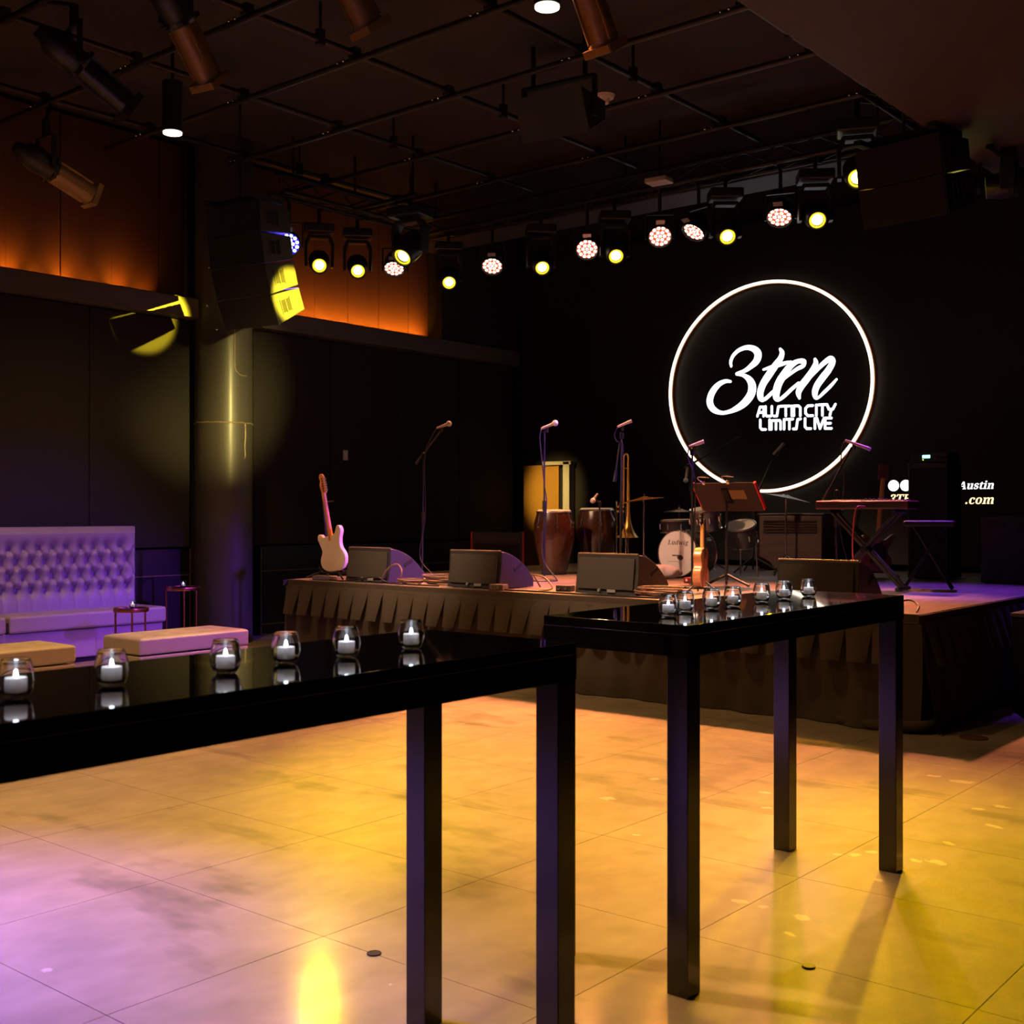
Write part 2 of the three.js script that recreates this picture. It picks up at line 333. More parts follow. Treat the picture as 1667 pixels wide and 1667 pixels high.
// ------------------------------------------------------------------ stage: deck, valance pleats, skirt
const S = 0.745;
{
  const deckTex = dataTex(512, (u, v) => { const k = 0.8 + 0.4 * (fbm(u * 10, v * 10, 16, 5) - 0.5) + 0.25 * (fbm(u * 60, v * 6, 64, 3) - 0.5); return [128 * k, 112 * k, 104 * k]; }, true, 1);
  const dm = std(0xffffff, 0.5, 0, { map: deckTex, bumpMap: grain, bumpScale: 0.0006 });
  const t = thing('stage', 'low black skirted stage platform with pleated valance', 'stage', [0, 0, 0]);
  const xs = [-8.9, -7.68, -6.45, -5.22, -4.0, -2.775], zs = [-7.35, -9.15, -10.95, -12.75];
  for (let i = 0; i < 5; i++) for (let j = 0; j < 3; j++) {
    const s = box(xs[i + 1] - xs[i] - 0.004, 0.06, zs[j] - zs[j + 1] - 0.004, (xs[i] + xs[i + 1]) / 2, S - 0.03, (zs[j] + zs[j + 1]) / 2);
    const p = s.attributes.position, uv = s.attributes.uv; for (let k = 0; k < p.count; k++) uv.setXY(k, p.getX(k) / 2.4, p.getZ(k) / 2.4);
    mesh('deck_panel', s, dm, t);
  }
  mesh('substructure', box(6.0, 0.64, 5.2, -5.84, 0.34, -10.1), M.matte, t);
  const cloth = M.cloth;
  // lower skirt, a rippled sheet along front and down the stage's open side
  const fold = (s) => 0.022 * Math.sin(s * 9.0) + 0.014 * Math.sin(s * 23 + 1) + 0.01 * Math.sin(s * 4.1 + 2);
  mesh('skirt', sheet((u, v) => { const s = u * 6.16, low = 1 - v, flare = low * low; return [-8.92 + s, 0.006 + v * (S - 0.07), -7.345 + fold(s) * (0.3 + 0.9 * low) + 0.05 * flare - 0.02 * Math.sin(s * 2.2 + low * 3) * low]; }, 260, 14), cloth, t);
  mesh('skirt', sheet((u, v) => { const s = u * 2.4, low = 1 - v; return [-2.765 + fold(s + 3) * (0.3 + 0.9 * low) + 0.07 * low * low, 0.006 + v * (S - 0.07), -7.32 - s]; }, 100, 12), cloth, t);
  mesh('skirt', sheet((u, v) => { const s = u * 5.3, low = 1 - v; return [-8.905 - fold(s + 5) * (0.3 + 0.9 * low) - 0.03 * low * low, 0.006 + v * (S - 0.07), -12.7 + s]; }, 100, 8), cloth, t);
  mesh('skirt_hem', tube([[-3.3, 0.035, -7.33], [-3.05, 0.03, -7.28], [-2.86, 0.045, -7.27], [-2.74, 0.05, -7.33], [-2.72, 0.04, -7.55]], 0.035, 30, 8), cloth, t);
  mesh('skirt_band', [box(6.16, 0.05, 0.012, -5.84, S - 0.03, -7.357), box(0.012, 0.05, 5.3, -2.768, S - 0.03, -9.95), box(0.012, 0.05, 5.3, -8.906, S - 0.03, -9.95)], cloth, t);
  // valance: separate box pleats that open towards their lower edge
  const pleat = (w, lean) => sheet((u, v) => { const low = 1 - v, half = w / 2 * (1 - 0.36 * low), k = (u - 0.5) * 2; return [k * half + lean * low, -0.275 * low - 0.006 * k * k * low, 0.012 + low * (0.075 + 0.022 * (1 - k * k)) - 0.004 * k * k]; }, 8, 6);
  const variants = [-0.012, 0.008, 0.016, -0.004].map((l) => merge(pleat(0.198, l)));
  const put = (x, z, ry, k) => { const q = new THREE.Mesh(variants[k % 4], cloth); q.name = 'pleat'; q.position.set(x, S - 0.045, z); q.rotation.y = ry; q.castShadow = q.receiveShadow = true; t.add(q); };
  for (let i = 0, x = -8.81; x < -2.8; x += 0.188, i++) put(x, -7.357, 0, i * 7 + (i >> 2));
  for (let i = 0, z = -7.47; z > -9.6; z -= 0.188, i++) put(-2.762, z, Math.PI / 2, i * 5);
  for (let i = 0, z = -7.47; z > -8.9; z -= 0.188, i++) put(-8.912, z, -Math.PI / 2, i * 5);
}
// black case beside the stage
{
  const t = thing('road_case', 'black box case standing on the floor against the stage side', 'case', [-1.93, 0, -9.1]);
  mesh('body', rbox(1.3, 0.66, 1.1, 0.01, 0, 0.33, 0), std(0x17161a, 0.4), t);
  mesh('lid', rbox(1.32, 0.03, 1.12, 0.008, 0, 0.675, 0), std(0x6a686c, 0.35), t);
  for (const [x, y] of [[-0.5, 0.5], [-0.3, 0.42], [0.3, 0.5]]) mesh('latch', rbox(0.05, 0.06, 0.02, 0.006, x, y, 0.557), M.brass, t);
}

// ------------------------------------------------------------------ bar tables
const T = 1.067;
function barTable(label, x0, x1, z0, z1) {
  const w = x1 - x0, d = z1 - z0, t = thing('bar_table', label, 'table', [(x0 + x1) / 2, 0, (z0 + z1) / 2]);
  mesh('table_top', rbox(w, 0.03, d, 0.0015, 0, T - 0.015, 0), M.lacquer, t);
  mesh('apron', [box(w, 0.062, 0.03, 0, T - 0.0605, d / 2 - 0.015), box(w, 0.062, 0.03, 0, T - 0.0605, -d / 2 + 0.015), box(0.03, 0.062, d - 0.06, w / 2 - 0.015, T - 0.0605, 0), box(0.03, 0.062, d - 0.06, -w / 2 + 0.015, T - 0.0605, 0)], M.lacquer, t);
  for (const sx of [-1, 1]) for (const sz of [-1, 1]) mesh('leg', rbox(0.07, T - 0.09, 0.07, 0.003, sx * (w / 2 - 0.037), (T - 0.09) / 2, sz * (d / 2 - 0.037)), M.legLacquer, t);
  return t;
}
barTable('long black lacquered bar table with six candle glasses', -2.272, -1.748, -2.354, -0.754);
barTable('long black lacquered bar table with seven candle glasses near the stage', -2.285, -1.763, -4.505, -2.905);

// votive glasses and electric candles
const glassMat = new THREE.MeshPhysicalMaterial({ color: 0xffffff, roughness: 0.0, transmission: 1, thickness: 0.002, ior: 1.45 });
const flameMat = glow(0.72, 0.85, 1.0, 6), waxMat = phys(0xe8e0e2, 0.6);
const votiveG = lathe([[0.0001, 0], [0.018, 0], [0.0225, 0.003], [0.0285, 0.014], [0.031, 0.028], [0.0305, 0.042], [0.027, 0.057], [0.0245, 0.066], [0.0238, 0.0675], [0.0231, 0.0665], [0.0258, 0.0565], [0.0292, 0.042], [0.0297, 0.028], [0.0272, 0.0148], [0.021, 0.0065], [0.0001, 0.0055]], 40);
const candleG = lathe([[0.0001, 0], [0.0175, 0], [0.0185, 0.001], [0.0185, 0.026], [0.0175, 0.0275], [0.012, 0.026], [0.0001, 0.0255]], 28);
const flameG = lathe([[0.0001, 0], [0.0034, 0.002], [0.0044, 0.005], [0.0036, 0.009], [0.0018, 0.013], [0.0001, 0.017]], 8);
let proto = null;
function candle(x, y, z, where, group, k = 1) {
  const g = mesh('votive_glass', votiveG.clone(), glassMat); g.position.set(x, y, z);
  tag(g, `round clear glass votive holder on ${where}`, 'candle holder', `glass votives on ${group}`);
  const c = thing('electric_candle', `small white electric candle inside a votive on ${where}`, 'candle', [x, y + 0.0078, z], 0, `electric candles on ${group}`);
  mesh('wax_body', candleG.clone(), waxMat, c);
  mesh('flame', flameG.clone().translate(0, 0.026, 0), flameMat, c);
  point([x, y + 0.046, z], [0.8, 0.88, 1], 0.055 * k, 0.14);
}
for (const [x, z] of [[-1.976, -1.029], [-1.979, -1.216], [-1.954, -1.454], [-1.982, -1.631], [-1.962, -1.786], [-1.968, -1.996]]) candle(x, T + 0.0005, z, 'the bar table with six candles', 'the six-candle table');
for (const [x, z] of [[-1.97, -3.13], [-2.013, -3.299], [-2.009, -3.46], [-2.005, -3.597], [-2.021, -3.835], [-2.029, -4.023], [-2.016, -4.201]]) candle(x, T + 0.0005, z, 'the bar table with seven candles', 'the seven-candle table');

// ------------------------------------------------------------------ lounge: tufted sofa, two ottomans, two copper side tables
const vinyl = phys(0x8d8488, 0.42, { bumpMap: grain, bumpScale: 0.0008 });
{
  const z1 = -6.685, z0 = -2.9, L = z0 - z1;
  const t = thing('sofa', 'high backed grey vinyl sofa with deep button tufting along the wall', 'sofa', [-10.3, 0, (z0 + z1) / 2]);
  const rows = [0.655, 0.79, 0.925, 1.065], pitch = 0.142;
  const btn = [];
  const inL = L / 2;
  rows.forEach((y, r) => { for (let s = -inL + 0.12 + (r % 2 ? pitch / 2 : 0); s < inL - 0.06; s += pitch) btn.push([s, y]); });
  const puff = (s, y) => {
    let d = 9; for (const [bs, by] of btn) { const q = Math.hypot(s - bs, (y - by) * 1.05); if (q < d) d = q; }
    let h = 0.075 * (1 - Math.exp(-Math.pow(d / 0.05, 1.4)));
    // creases joining neighbouring buttons
    for (let r = 0; r < 3; r++) { const y0 = rows[r], y1 = rows[r + 1]; if (y < y0 || y > y1) continue; const f = (y - y0) / (y1 - y0); const off = (r % 2 ? pitch / 2 : 0) + (r % 2 ? -1 : 1) * f * pitch / 2; for (const o of [off, -off + (r % 2 ? pitch : 0)]) { const k = (((s + inL - 0.12 - o) % pitch) + pitch) % pitch, q = Math.min(k, pitch - k); h -= 0.03 * Math.exp(-Math.pow(q / 0.013, 2)); } }
    if (y < rows[0]) { const k = (((s + inL - 0.12) % pitch) + pitch) % pitch, q = Math.min(k, pitch - k); h -= 0.016 * Math.exp(-Math.pow(q / 0.014, 2)) * (1 - (rows[0] - y) / 0.3); }
    const edge = Math.min(s + inL, inL - s, 1.245 - y); if (edge < 0.05) h *= Math.max(0, edge / 0.05);
    return h;
  };
  mesh('backrest', [sheet((u, v) => { const s = (u - 0.5) * L, y = 0.42 + v * 0.825; return [-0.16 + puff(s, y), y, -s]; }, 420, 92), box(0.17, 0.83, L, -0.247, 0.83, 0), box(0.06, 0.02, L, -0.2, 1.24, 0)], vinyl, t);
  const bg = btn.map(([s, y]) => ball(0.011, -0.155 + puff(s, y), y, -s, 0.6, 1, 1));
  mesh('tufting_buttons', bg, std(0x6a5f66, 0.35), t);
  const cz = (a, b) => [-(0) + (a + b) / 2 - (z0 + z1) / 2, a - b];
  for (const [a, b] of [[-5.15, -6.75], [-3.52, -5.13], [-2.9, -3.5]]) { const [c, w] = cz(a, b); mesh('seat_cushion', rbox(0.62, 0.15, w - 0.01, 0.025, -0.01, 0.392, c), vinyl, t); }
  mesh('base', rbox(0.56, 0.27, L + 0.04, 0.015, -0.03, 0.18, -0.03), vinyl, t);
  mesh('plinth', box(0.5, 0.05, L - 0.1, -0.04, 0.025, 0), M.matte, t);
}
function ottoman(label, x0, x1, z0, z1) {
  const w = x1 - x0, d = z1 - z0, t = thing('ottoman', label, 'ottoman', [(x0 + x1) / 2, 0, (z0 + z1) / 2]);
  const bt = [[-0.1, 0.33], [0.1, 0.33], [-0.1, 0.11], [0.1, 0.11], [-0.1, -0.11], [0.1, -0.11], [-0.1, -0.33], [0.1, -0.33]].map(([x, z]) => [x, z * d / 1.05]);
  mesh('cushion', [sheet((u, v) => { const x = (u - 0.5) * (w - 0.03), z = (0.5 - v) * (d - 0.03); let h = 0.428; for (const [a, b] of bt) h -= 0.026 * Math.exp(-((x - a) ** 2 + (z - b) ** 2) / 0.003); const e = Math.min(w / 2 - 0.015 - Math.abs(x), d / 2 - 0.015 - Math.abs(z)); h -= 0.012 * Math.exp(-e / 0.02); return [x, h, z]; }, 44, 80), rbox(w, 0.125, d, 0.02, 0, 0.355, 0)], vinyl, t);
  for (const [a, b] of bt) mesh('button', ball(0.012, a, 0.405, b, 1, 0.5, 1), std(0x6a5f66, 0.35), t);
  mesh('base', rbox(w - 0.01, 0.055, d - 0.01, 0.012, 0, 0.255, 0), vinyl, t);
  mesh('body', rbox(w - 0.05, 0.19, d - 0.05, 0.01, 0, 0.135, 0), std(0x16130f, 0.7), t);
  for (const sx of [-1, 1]) for (const sz of [-1, 1]) mesh('foot', cyl(0.022, 0.018, 0.04, sx * (w / 2 - 0.06), 0.02, sz * (d / 2 - 0.06)), M.black, t);
}
ottoman('button tufted ottoman bench that catches the yellow light', -8.45, -7.95, -4.6, -3.55);
ottoman('button tufted ottoman bench beside the copper side tables', -8.45, -7.93, -6.14, -5.11);
function sideTable(label, x, z, r, h) {
  const t = thing('side_table', label, 'side table', [x, 0, z]);
  mesh('rim', [lathe([[r, h - 0.03], [r + 0.006, h - 0.03], [r + 0.006, h + 0.004], [r, h + 0.004], [r, h - 0.03]], 40)], M.copper, t);
  mesh('table_top', cyl(r, r, 0.008, 0, h - 0.004, 0, 0, 0, 0, 40), phys(0x0c0a0a, 0.08), t);
  for (let k = 0; k < 3; k++) { const a = k * 2.094 + 0.5; mesh('leg', rod([r * Math.cos(a), 0, r * Math.sin(a)], [r * Math.cos(a), h - 0.02, r * Math.sin(a)], 0.009), M.copper, t); }
  mesh('foot_ring', tor(r, 0.008, 0, 0.012, 0, Math.PI / 2), M.copper, t);
  return t;
}
sideTable('low round copper side table between the sofa and the ottoman', -9.22, -5.853, 0.145, 0.545);
sideTable('taller round copper side table at the end of the sofa near the column', -10.14, -7.02, 0.17, 0.635);
candle(-9.22, 0.5455, -5.87, 'the low copper side table', 'the low side table', 1.5);
candle(-10.14, 0.6355, -7.03, 'the taller copper side table', 'the taller side table', 1.5);

// ------------------------------------------------------------------ ceiling downlights
{
  let first;
  const lens = glow(1, 0.82, 0.55, 9);
  for (const [x, y, z, cd] of DOWNLIGHTS) {
    if (!first) {
      first = thing('downlight', 'black cylinder downlight hanging from the ceiling with glowing warm lens', 'downlight', [x, y, z], 0, 'cylinder downlights under the ceiling');
      mesh('body', [cyl(0.085, 0.085, 0.42, 0, 0.21, 0, 0, 0, 0, 28)], M.black, first);
      mesh('stem', cyl(0.015, 0.015, 0.36, 0, 0.58, 0), M.black, first);
      mesh('lens', cyl(0.078, 0.078, 0.012, 0, -0.007, 0, 0, 0, 0, 28), lens, first);
    } else copy(first, [x, y, z]);
    spot([x, y - 0.02, z], [x, 0, z], [1, 0.52, 0.16], cd, 60, 0.7, 3);
  }
}
// ------------------------------------------------------------------ smoke detector, ceiling box
{
  const t = thing('smoke_detector', 'round white smoke detector on the dark ceiling', 'detector', [-6.5, 5.345, -9.2]);
  mesh('base', cyl(0.1, 0.085, 0.03, 0, -0.012, 0, 0, 0, 0, 28), M.white, t);
  mesh('chamber', cyl(0.055, 0.04, 0.05, 0, -0.05, 0, 0, 0, 0, 24), M.white, t);
  const e = thing('ceiling_projector', 'small pale flat box hanging under the beam above the truss', 'box', [-6.46, 4.72, -10.09], 0.1);
  mesh('body', rbox(0.24, 0.05, 0.18, 0.01, 0, 0, 0), std(0xc0b8b0, 0.5), e);
  mesh('bracket', rod([0, 0.02, 0], [0, 0.62, -0.02], 0.012), M.black, e);
}
// ------------------------------------------------------------------ loudspeakers
function lineArray(label, [x, y, z], turn, n, tilt0, dt) {
  const t = thing('line_array', label, 'loudspeaker', [x, y, z], turn);
  const w = 0.68, h = 0.29, d = 0.42;
  let py = 0, pz = 0, a = R(tilt0);
  const prof = poly([[0, 0], [0, -h], [-d, -h + 0.035], [-d, -0.035]]);
  const boxG = merge([tf(extrude(prof, w, 0.006), 0, 0, 0, 0, -Math.PI / 2, 0)]);
  mesh('fly_bar', [box(0.6, 0.04, 0.06, 0, 0.06, -0.1), box(0.06, 0.04, 0.4, 0.3, 0.05, -0.15), box(0.06, 0.04, 0.4, -0.3, 0.05, -0.15), cyl(0.012, 0.012, 5.36 - y - 0.05, 0, (5.36 - y) / 2 + 0.03, -0.1)], M.matte, t);
  for (let k = 0; k < n; k++) {
    const b = mesh('cabinet', boxG.clone(), M.cabinet, t);
    b.position.set(0, py, pz); b.rotation.x = a;
    mesh('grille', rbox(w + 0.002, h - 0.004, 0.014, 0.004, 0, -h / 2, 0.006), std(0x0d0c0b, 0.9), b);
    for (const s of [-1, 1]) {
      mesh('handle', [rbox(0.012, 0.12, 0.12, 0.004, s * (w / 2 + 0.002), -h / 2, -0.17)], M.matte, b);
      mesh('handle_frame', [rbox(0.02, 0.145, 0.012, 0.003, s * (w / 2 + 0.003), -h / 2, -0.1), rbox(0.02, 0.145, 0.012, 0.003, s * (w / 2 + 0.003), -h / 2, -0.24), rbox(0.022, 0.13, 0.014, 0.003, s * (w / 2 + 0.003), -h / 2, -0.17)], M.cabinet, b);
    }
    py -= Math.cos(a) * (h + 0.008); pz -= Math.sin(a) * (h + 0.008); a += R(dt);
  }
}
lineArray('hanging stack of four black loudspeakers in front of the column', [-9.27, 4.33, -6.98], R(9), 4, 3, 7);
lineArray('hanging pair of black loudspeakers beneath the soffit edge', [-3.4, 4.13, -8.55], R(-8), 2, 9, 7);
{
  const t = thing('hanging_speaker', 'dark wedge loudspeaker hung in a bracket from the pipe grid', 'loudspeaker', [-6.05, 4.72, -7.9], R(8));
  mesh('cabinet', [tf(extrude(poly([[0.2, 0.14], [-0.24, 0.14], [-0.24, -0.02], [0.06, -0.2]]), 0.62, 0.01), 0, 0, 0, 0, -Math.PI / 2, 0)], M.cabinet, t);
  mesh('bracket', [box(0.02, 0.34, 0.06, 0.34, 0.12, 0), box(0.02, 0.34, 0.06, -0.34, 0.12, 0), box(0.7, 0.02, 0.06, 0, 0.28, 0), cyl(0.02, 0.02, 0.36, 0.25, 0.45, 0), cyl(0.02, 0.02, 0.36, -0.25, 0.45, 0)], M.matte, t);
}

// ------------------------------------------------------------------ lighting truss above the stage
const CHORDS = [];   // pipes that lamps clamp to
function clampTo(t, x, y, z) {  // a hook from the lamp's stem to the nearest pipe
  let best = null, bd = 9; const p = V(x, y, z);
  for (const [a, b] of CHORDS) { const l = new THREE.Line3(a, b), q = l.closestPointToPoint(p, true, V(0, 0, 0)); const d = q.distanceTo(p); if (d < bd) { bd = d; best = q.clone(); } }
  t.updateMatrixWorld(true); const q = t.worldToLocal(best.clone()), s = t.worldToLocal(p.clone());
  mesh('clamp', rod(s.toArray(), q.toArray(), 0.014), M.steel, t); mesh('hook', ball(0.032, q.x, q.y, q.z), M.steel, t);
}
function ladderTruss(name, label, a, b) {
  const t = thing(name, label, 'truss');
  const A = V(...a), B = V(...b), n = Math.round(A.distanceTo(B) / 0.4), side = V(B.z - A.z, 0, A.x - B.x).normalize().multiplyScalar(0.11);
  const off = [V(0, 0.2, 0), side.clone(), side.clone().negate()];
  const P = (k, i) => A.clone().lerp(B, i / n).add(off[k]).toArray();
  for (let k = 0; k < 3; k++) { mesh('chord', rod(P(k, 0), P(k, n), 0.024), pipeMat, t); CHORDS.push([V(...P(k, 0)), V(...P(k, n))]); }
  const br = []; for (let i = 0; i < n; i++) { br.push(rod(P(0, i), P(1, i + 1), 0.009, 0.009, 6), rod(P(0, i + 1), P(2, i), 0.009, 0.009, 6), rod(P(1, i), P(2, i + 1), 0.009, 0.009, 6)); }
  mesh('bracing', br, pipeMat, t);
  for (const i of [0.5, n / 2, n - 0.5]) { const p = A.clone().lerp(B, i / n); mesh('hanger', [rod([p.x, p.y + 0.2, p.z], [p.x, 5.36, p.z], 0.012)], M.steel, t); }
  // loose cable loops
  for (let k = 0; k < 6; k++) { const i = rnd() * 0.85, p = A.clone().lerp(B, i), q = A.clone().lerp(B, i + 0.12); mesh('cable', tube([[p.x, p.y + 0.03, p.z], [(p.x + q.x) / 2, p.y - 0.02 - rnd() * 0.03, (p.z + q.z) / 2 + 0.05], [q.x, q.y + 0.02, q.z]], 0.008, 16, 5), M.rubber, t); }
}
ladderTruss('lighting_truss', 'long dark lighting truss over the middle of the stage', [-10.0, 4.72, -10.36], [-4.1, 4.72, -10.36]);
ladderTruss('lighting_truss', 'short dark lighting truss along the side wall above the guitar', [-9.75, 4.72, -7.9], [-9.75, 4.72, -10.1]);
ladderTruss('lighting_truss', 'short dark lighting truss near the soffit above the keyboard', [-3.75, 4.72, -10.5], [-3.75, 4.72, -9.0]);

{
  const t = thing('lighting_bar', 'short dark lighting bar reaching from the side truss over the stage', 'pipe');
  mesh('pipe', [rod([-9.72, 4.72, -8.9], [-8.7, 4.72, -8.9], 0.024)], pipeMat, t); CHORDS.push([V(-9.72, 4.72, -8.9), V(-8.7, 4.72, -8.9)]);
  mesh('hanger', rod([-8.75, 4.72, -8.9], [-8.75, 5.36, -8.9], 0.012), M.steel, t);
  const v = thing('lighting_bar', 'short dark lighting bar fixed under the soffit edge beside the loudspeakers', 'pipe');
  mesh('pipe', [rod([-2.95, 4.16, -10.2], [-2.95, 4.16, -9.2], 0.02), rod([-2.95, 4.16, -10.1], [-2.95, 4.21, -10.1], 0.02), rod([-2.95, 4.16, -9.3], [-2.95, 4.21, -9.3], 0.02)], pipeMat, v);
  const u = thing('lighting_bar', 'short dark lighting bar under the soffit on the bar side', 'pipe');
  mesh('pipe', [rod([0.4, 4.14, -5.82], [1.4, 4.14, -5.82], 0.024)], pipeMat, u); CHORDS.push([V(0.4, 4.14, -5.82), V(1.4, 4.14, -5.82)]);
  mesh('hanger', [rod([0.5, 4.14, -5.82], [0.5, 4.21, -5.82], 0.02), rod([1.3, 4.14, -5.82], [1.3, 4.21, -5.82], 0.02)], M.steel, u);
  CHORDS.push([V(-10, 5.0, -1.0), V(-3.4, 5.0, -1.0)]);
  for (const z of [-4.3, -5.4, -6.46]) CHORDS.push([V(-10, 5.0, z), V(-3.4, 5.0, z)]);
}
const lampYellow = glow(1, 0.86, 0.16, 14), lampRim = glow(1, 0.72, 0.02, 1.6), lampBlueRim = glow(0.02, 0.02, 1, 1.4);
// moving heads: base under the truss, yoke, tilted head with a glowing lens
CHORDS.push([V(-2.95, 4.16, -10.2), V(-2.95, 4.16, -9.2)]);
function movingHead(pos, target, cd, cone, color, label, group, lensMat, rimMat, s = 1) {
  const p = V(...pos), d = V(...target).sub(p).normalize();
  const pan = Math.atan2(d.x, d.z), tilt = Math.asin(-d.y);
  const t = thing('moving_head', label, 'stage light', [p.x - d.x * 0.14 * s, p.y - d.y * 0.14 * s, p.z - d.z * 0.14 * s], pan, group);
  const top = Math.min(0.62, 0.42 + Math.max(0, 4.68 - p.y - 0.42));
  mesh('base', [rbox(0.3 * s, 0.1, 0.24 * s, 0.02, 0, 0.36, 0), cyl(0.02, 0.02, top - 0.36, 0, (top + 0.36) / 2, 0)], M.powder, t);
  clampTo(t, t.position.x, t.position.y + top, t.position.z);
  const y = [[0.145, -0.06], [0.15, 0.2], [0.11, 0.29], [-0.11, 0.29], [-0.15, 0.2], [-0.145, -0.06], [-0.115, -0.06], [-0.12, 0.18], [-0.09, 0.25], [0.09, 0.25], [0.12, 0.18], [0.115, -0.06]].map(([a, b]) => [a * s, b]);
  mesh('yoke', extrude(poly(y), 0.09 * s, 0.008), M.powder, t);
  const g = lathe([[0.0001, -0.15], [0.06, -0.145], [0.095, -0.1], [0.105, -0.02], [0.1, 0.06], [0.085, 0.13], [0.085, 0.155], [0.07, 0.155], [0.066, 0.13], [0.0001, 0.125]].map(([a, b]) => [a * s, b * s]), 28);
  const h = mesh('head', g.rotateX(Math.PI / 2), M.powder, t);
  h.rotation.x = tilt;
  mesh('lens', new THREE.SphereGeometry(0.05 * s, 14, 6, 0, Math.PI * 2, 0, Math.PI / 2).rotateX(Math.PI / 2).scale(1, 1, 0.5).translate(0, 0, 0.122 * s), lensMat, h);
  mesh('lens_ring', new THREE.RingGeometry(0.052 * s, 0.068 * s, 24).translate(0, 0, 0.142 * s), rimMat, h);
  mesh('vent', [0, 1, 2].map((k) => tor(0.103 * s, 0.004, 0, 0, (-0.07 + k * 0.03) * s)), M.matte, h);
  const e = V(...pos).addScaledVector(d, 0.06 * s);
  if (cd) spot(e.toArray(), target, color, cd, cone, cd === YELLOW_SIDE || cd === BLUE_ROOM ? 1 : cd === YELLOW_ARRAY ? 0.2 : 0.55, 1.6);
}
MOVING_HEADS.forEach(([p, q, cd, cone, col], i) => movingHead(p, q, cd, cone, col,
  i === 9 ? 'yellow moving head light hidden behind the loudspeakers under the soffit' : i === 8 ? 'yellow moving head light half hidden by the soffit loudspeakers' : i < 3 ? 'yellow glowing moving head light on the side wall truss' : 'yellow glowing moving head light on the long stage truss',
  i > 7 ? undefined : i < 3 ? 'yellow moving heads on the side truss' : 'yellow moving heads on the long truss', lampYellow, lampRim, i === 2 ? 1.35 : 1.1));
// violet moving heads that hang from the soffit on the bar side and wash the lounge, and one over the wing that washes the band
movingHead([0.7, 3.6, -5.82], [-10.1, 0.6, -5.7], VIOLET_SOFA, 9, VIOLET, 'violet moving head light hanging under the soffit facing the sofa', undefined, glow(0.5, 0.2, 1, 8), lampBlueRim);

movingHead([1.3, 3.6, -5.82], [-9.3, 2.93, -7.42], YELLOW_SIDE, 6.2, [1.0, 0.78, 0.22], 'yellow moving head light hanging under the soffit facing the column', undefined, lampYellow, lampRim);
movingHead([-3.05, 3.93, -9.5], [-8.9, 3.5, -7.52], YELLOW_ARRAY, 2.7, [1.0, 0.78, 0.03], 'moving head light beside the soffit loudspeakers turned to the far loudspeaker stack', undefined, lampYellow, lampRim);
movingHead([-2.8, 3.9, -9.8], [-7.6, 1.0, -7.9], VIOLET_STAGE, 13, VIOLET, 'violet moving head light below the soffit edge facing the white guitar', undefined, glow(0.5, 0.2, 1, 1), lampBlueRim, 0.9);
movingHead([-3.7, 4.15, -10.42], [-3.5, 0.745, -9.7], VIOLET_WING, 22, VIOLET, 'violet moving head light above the keyboard hidden behind the soffit loudspeakers', undefined, glow(0.5, 0.2, 1, 8), lampBlueRim);
movingHead([-5.6, 4.4, -1.02], [-3.9, 0, -0.95], BLUE_ROOM, 27, BLUE, 'blue moving head light on the ceiling grid over the lounge side', undefined, glow(0.3, 0.3, 1, 8), lampBlueRim);
// LED par cans
const ledWarm = glow(1, 0.78, 0.6, 6), ledBlue = glow(0.55, 0.8, 1, 8), parRed = glow(1, 0.12, 0.04, 0.9), parBlue = glow(0.02, 0.0, 1, 2.2);
function par(pos, target, cd, cone, color, label, group, led, face) {
  const p = V(...pos), d = V(...target).sub(p).normalize(), pan = Math.atan2(d.x, d.z), tilt = Math.asin(-d.y);
  const t = thing('par_can', label, 'stage light', pos, pan, group);
  mesh('yoke', [extrude(poly([[0.15, -0.02], [0.15, 0.24], [-0.15, 0.24], [-0.15, -0.02], [-0.135, -0.02], [-0.135, 0.225], [0.135, 0.225], [0.135, -0.02]]), 0.03).translate(0, 0, -0.06), cyl(0.018, 0.018, 0.22, 0, 0.35, -0.06)], M.powder, t);
  clampTo(t, p.x - 0.06 * Math.sin(pan), p.y + 0.45, p.z - 0.06 * Math.cos(pan));
  const h = mesh('can', lathe([[0.0001, -0.2], [0.09, -0.19], [0.115, -0.12], [0.125, 0], [0.125, 0.03], [0.115, 0.03], [0.112, 0.0], [0.0001, 0.0]], 30).rotateX(Math.PI / 2), M.powder, t);
  h.rotation.x = tilt;
  mesh('face', cyl(0.11, 0.11, 0.004, 0, 0, 0.004, Math.PI / 2, 0, 0, 28), face, h);
  const dot = (r, x, y) => new THREE.CircleGeometry(r, 8).translate(x, y, 0.009);
  const dots = [dot(0.017, 0, 0)];
  for (let k = 0; k < 6; k++) dots.push(dot(0.018, 0.045 * Math.cos(k * 1.047), 0.045 * Math.sin(k * 1.047)));
  for (let k = 0; k < 12; k++) dots.push(dot(0.018, 0.09 * Math.cos(k * 0.5236 + 0.2), 0.09 * Math.sin(k * 0.5236 + 0.2)));
  mesh('led_cluster', dots, led, h);
  mesh('accessory_clip', rbox(0.09, 0.05, 0.006, 0.002, 0, 0.15, 0.0), std(0xb0b4c0, 0.3, 0.6), h);
  spot(V(...pos).addScaledVector(d, 0.05).toArray(), target, color, cd, cone, 0.6, 5);
}
PARS.forEach(([p, q, cd, cone, col], i) => par(p, q, cd, cone, col, i === 0 ? 'round LED par can glowing blue beside the hanging loudspeakers' : i === 1 ? 'brilliant white round LED par can in front of the orange panels' : 'round LED par can with warm white dots on the long stage truss', i > 1 ? 'warm LED par cans on the long truss' : undefined, i ? ledWarm : ledBlue, i ? parRed : parBlue));

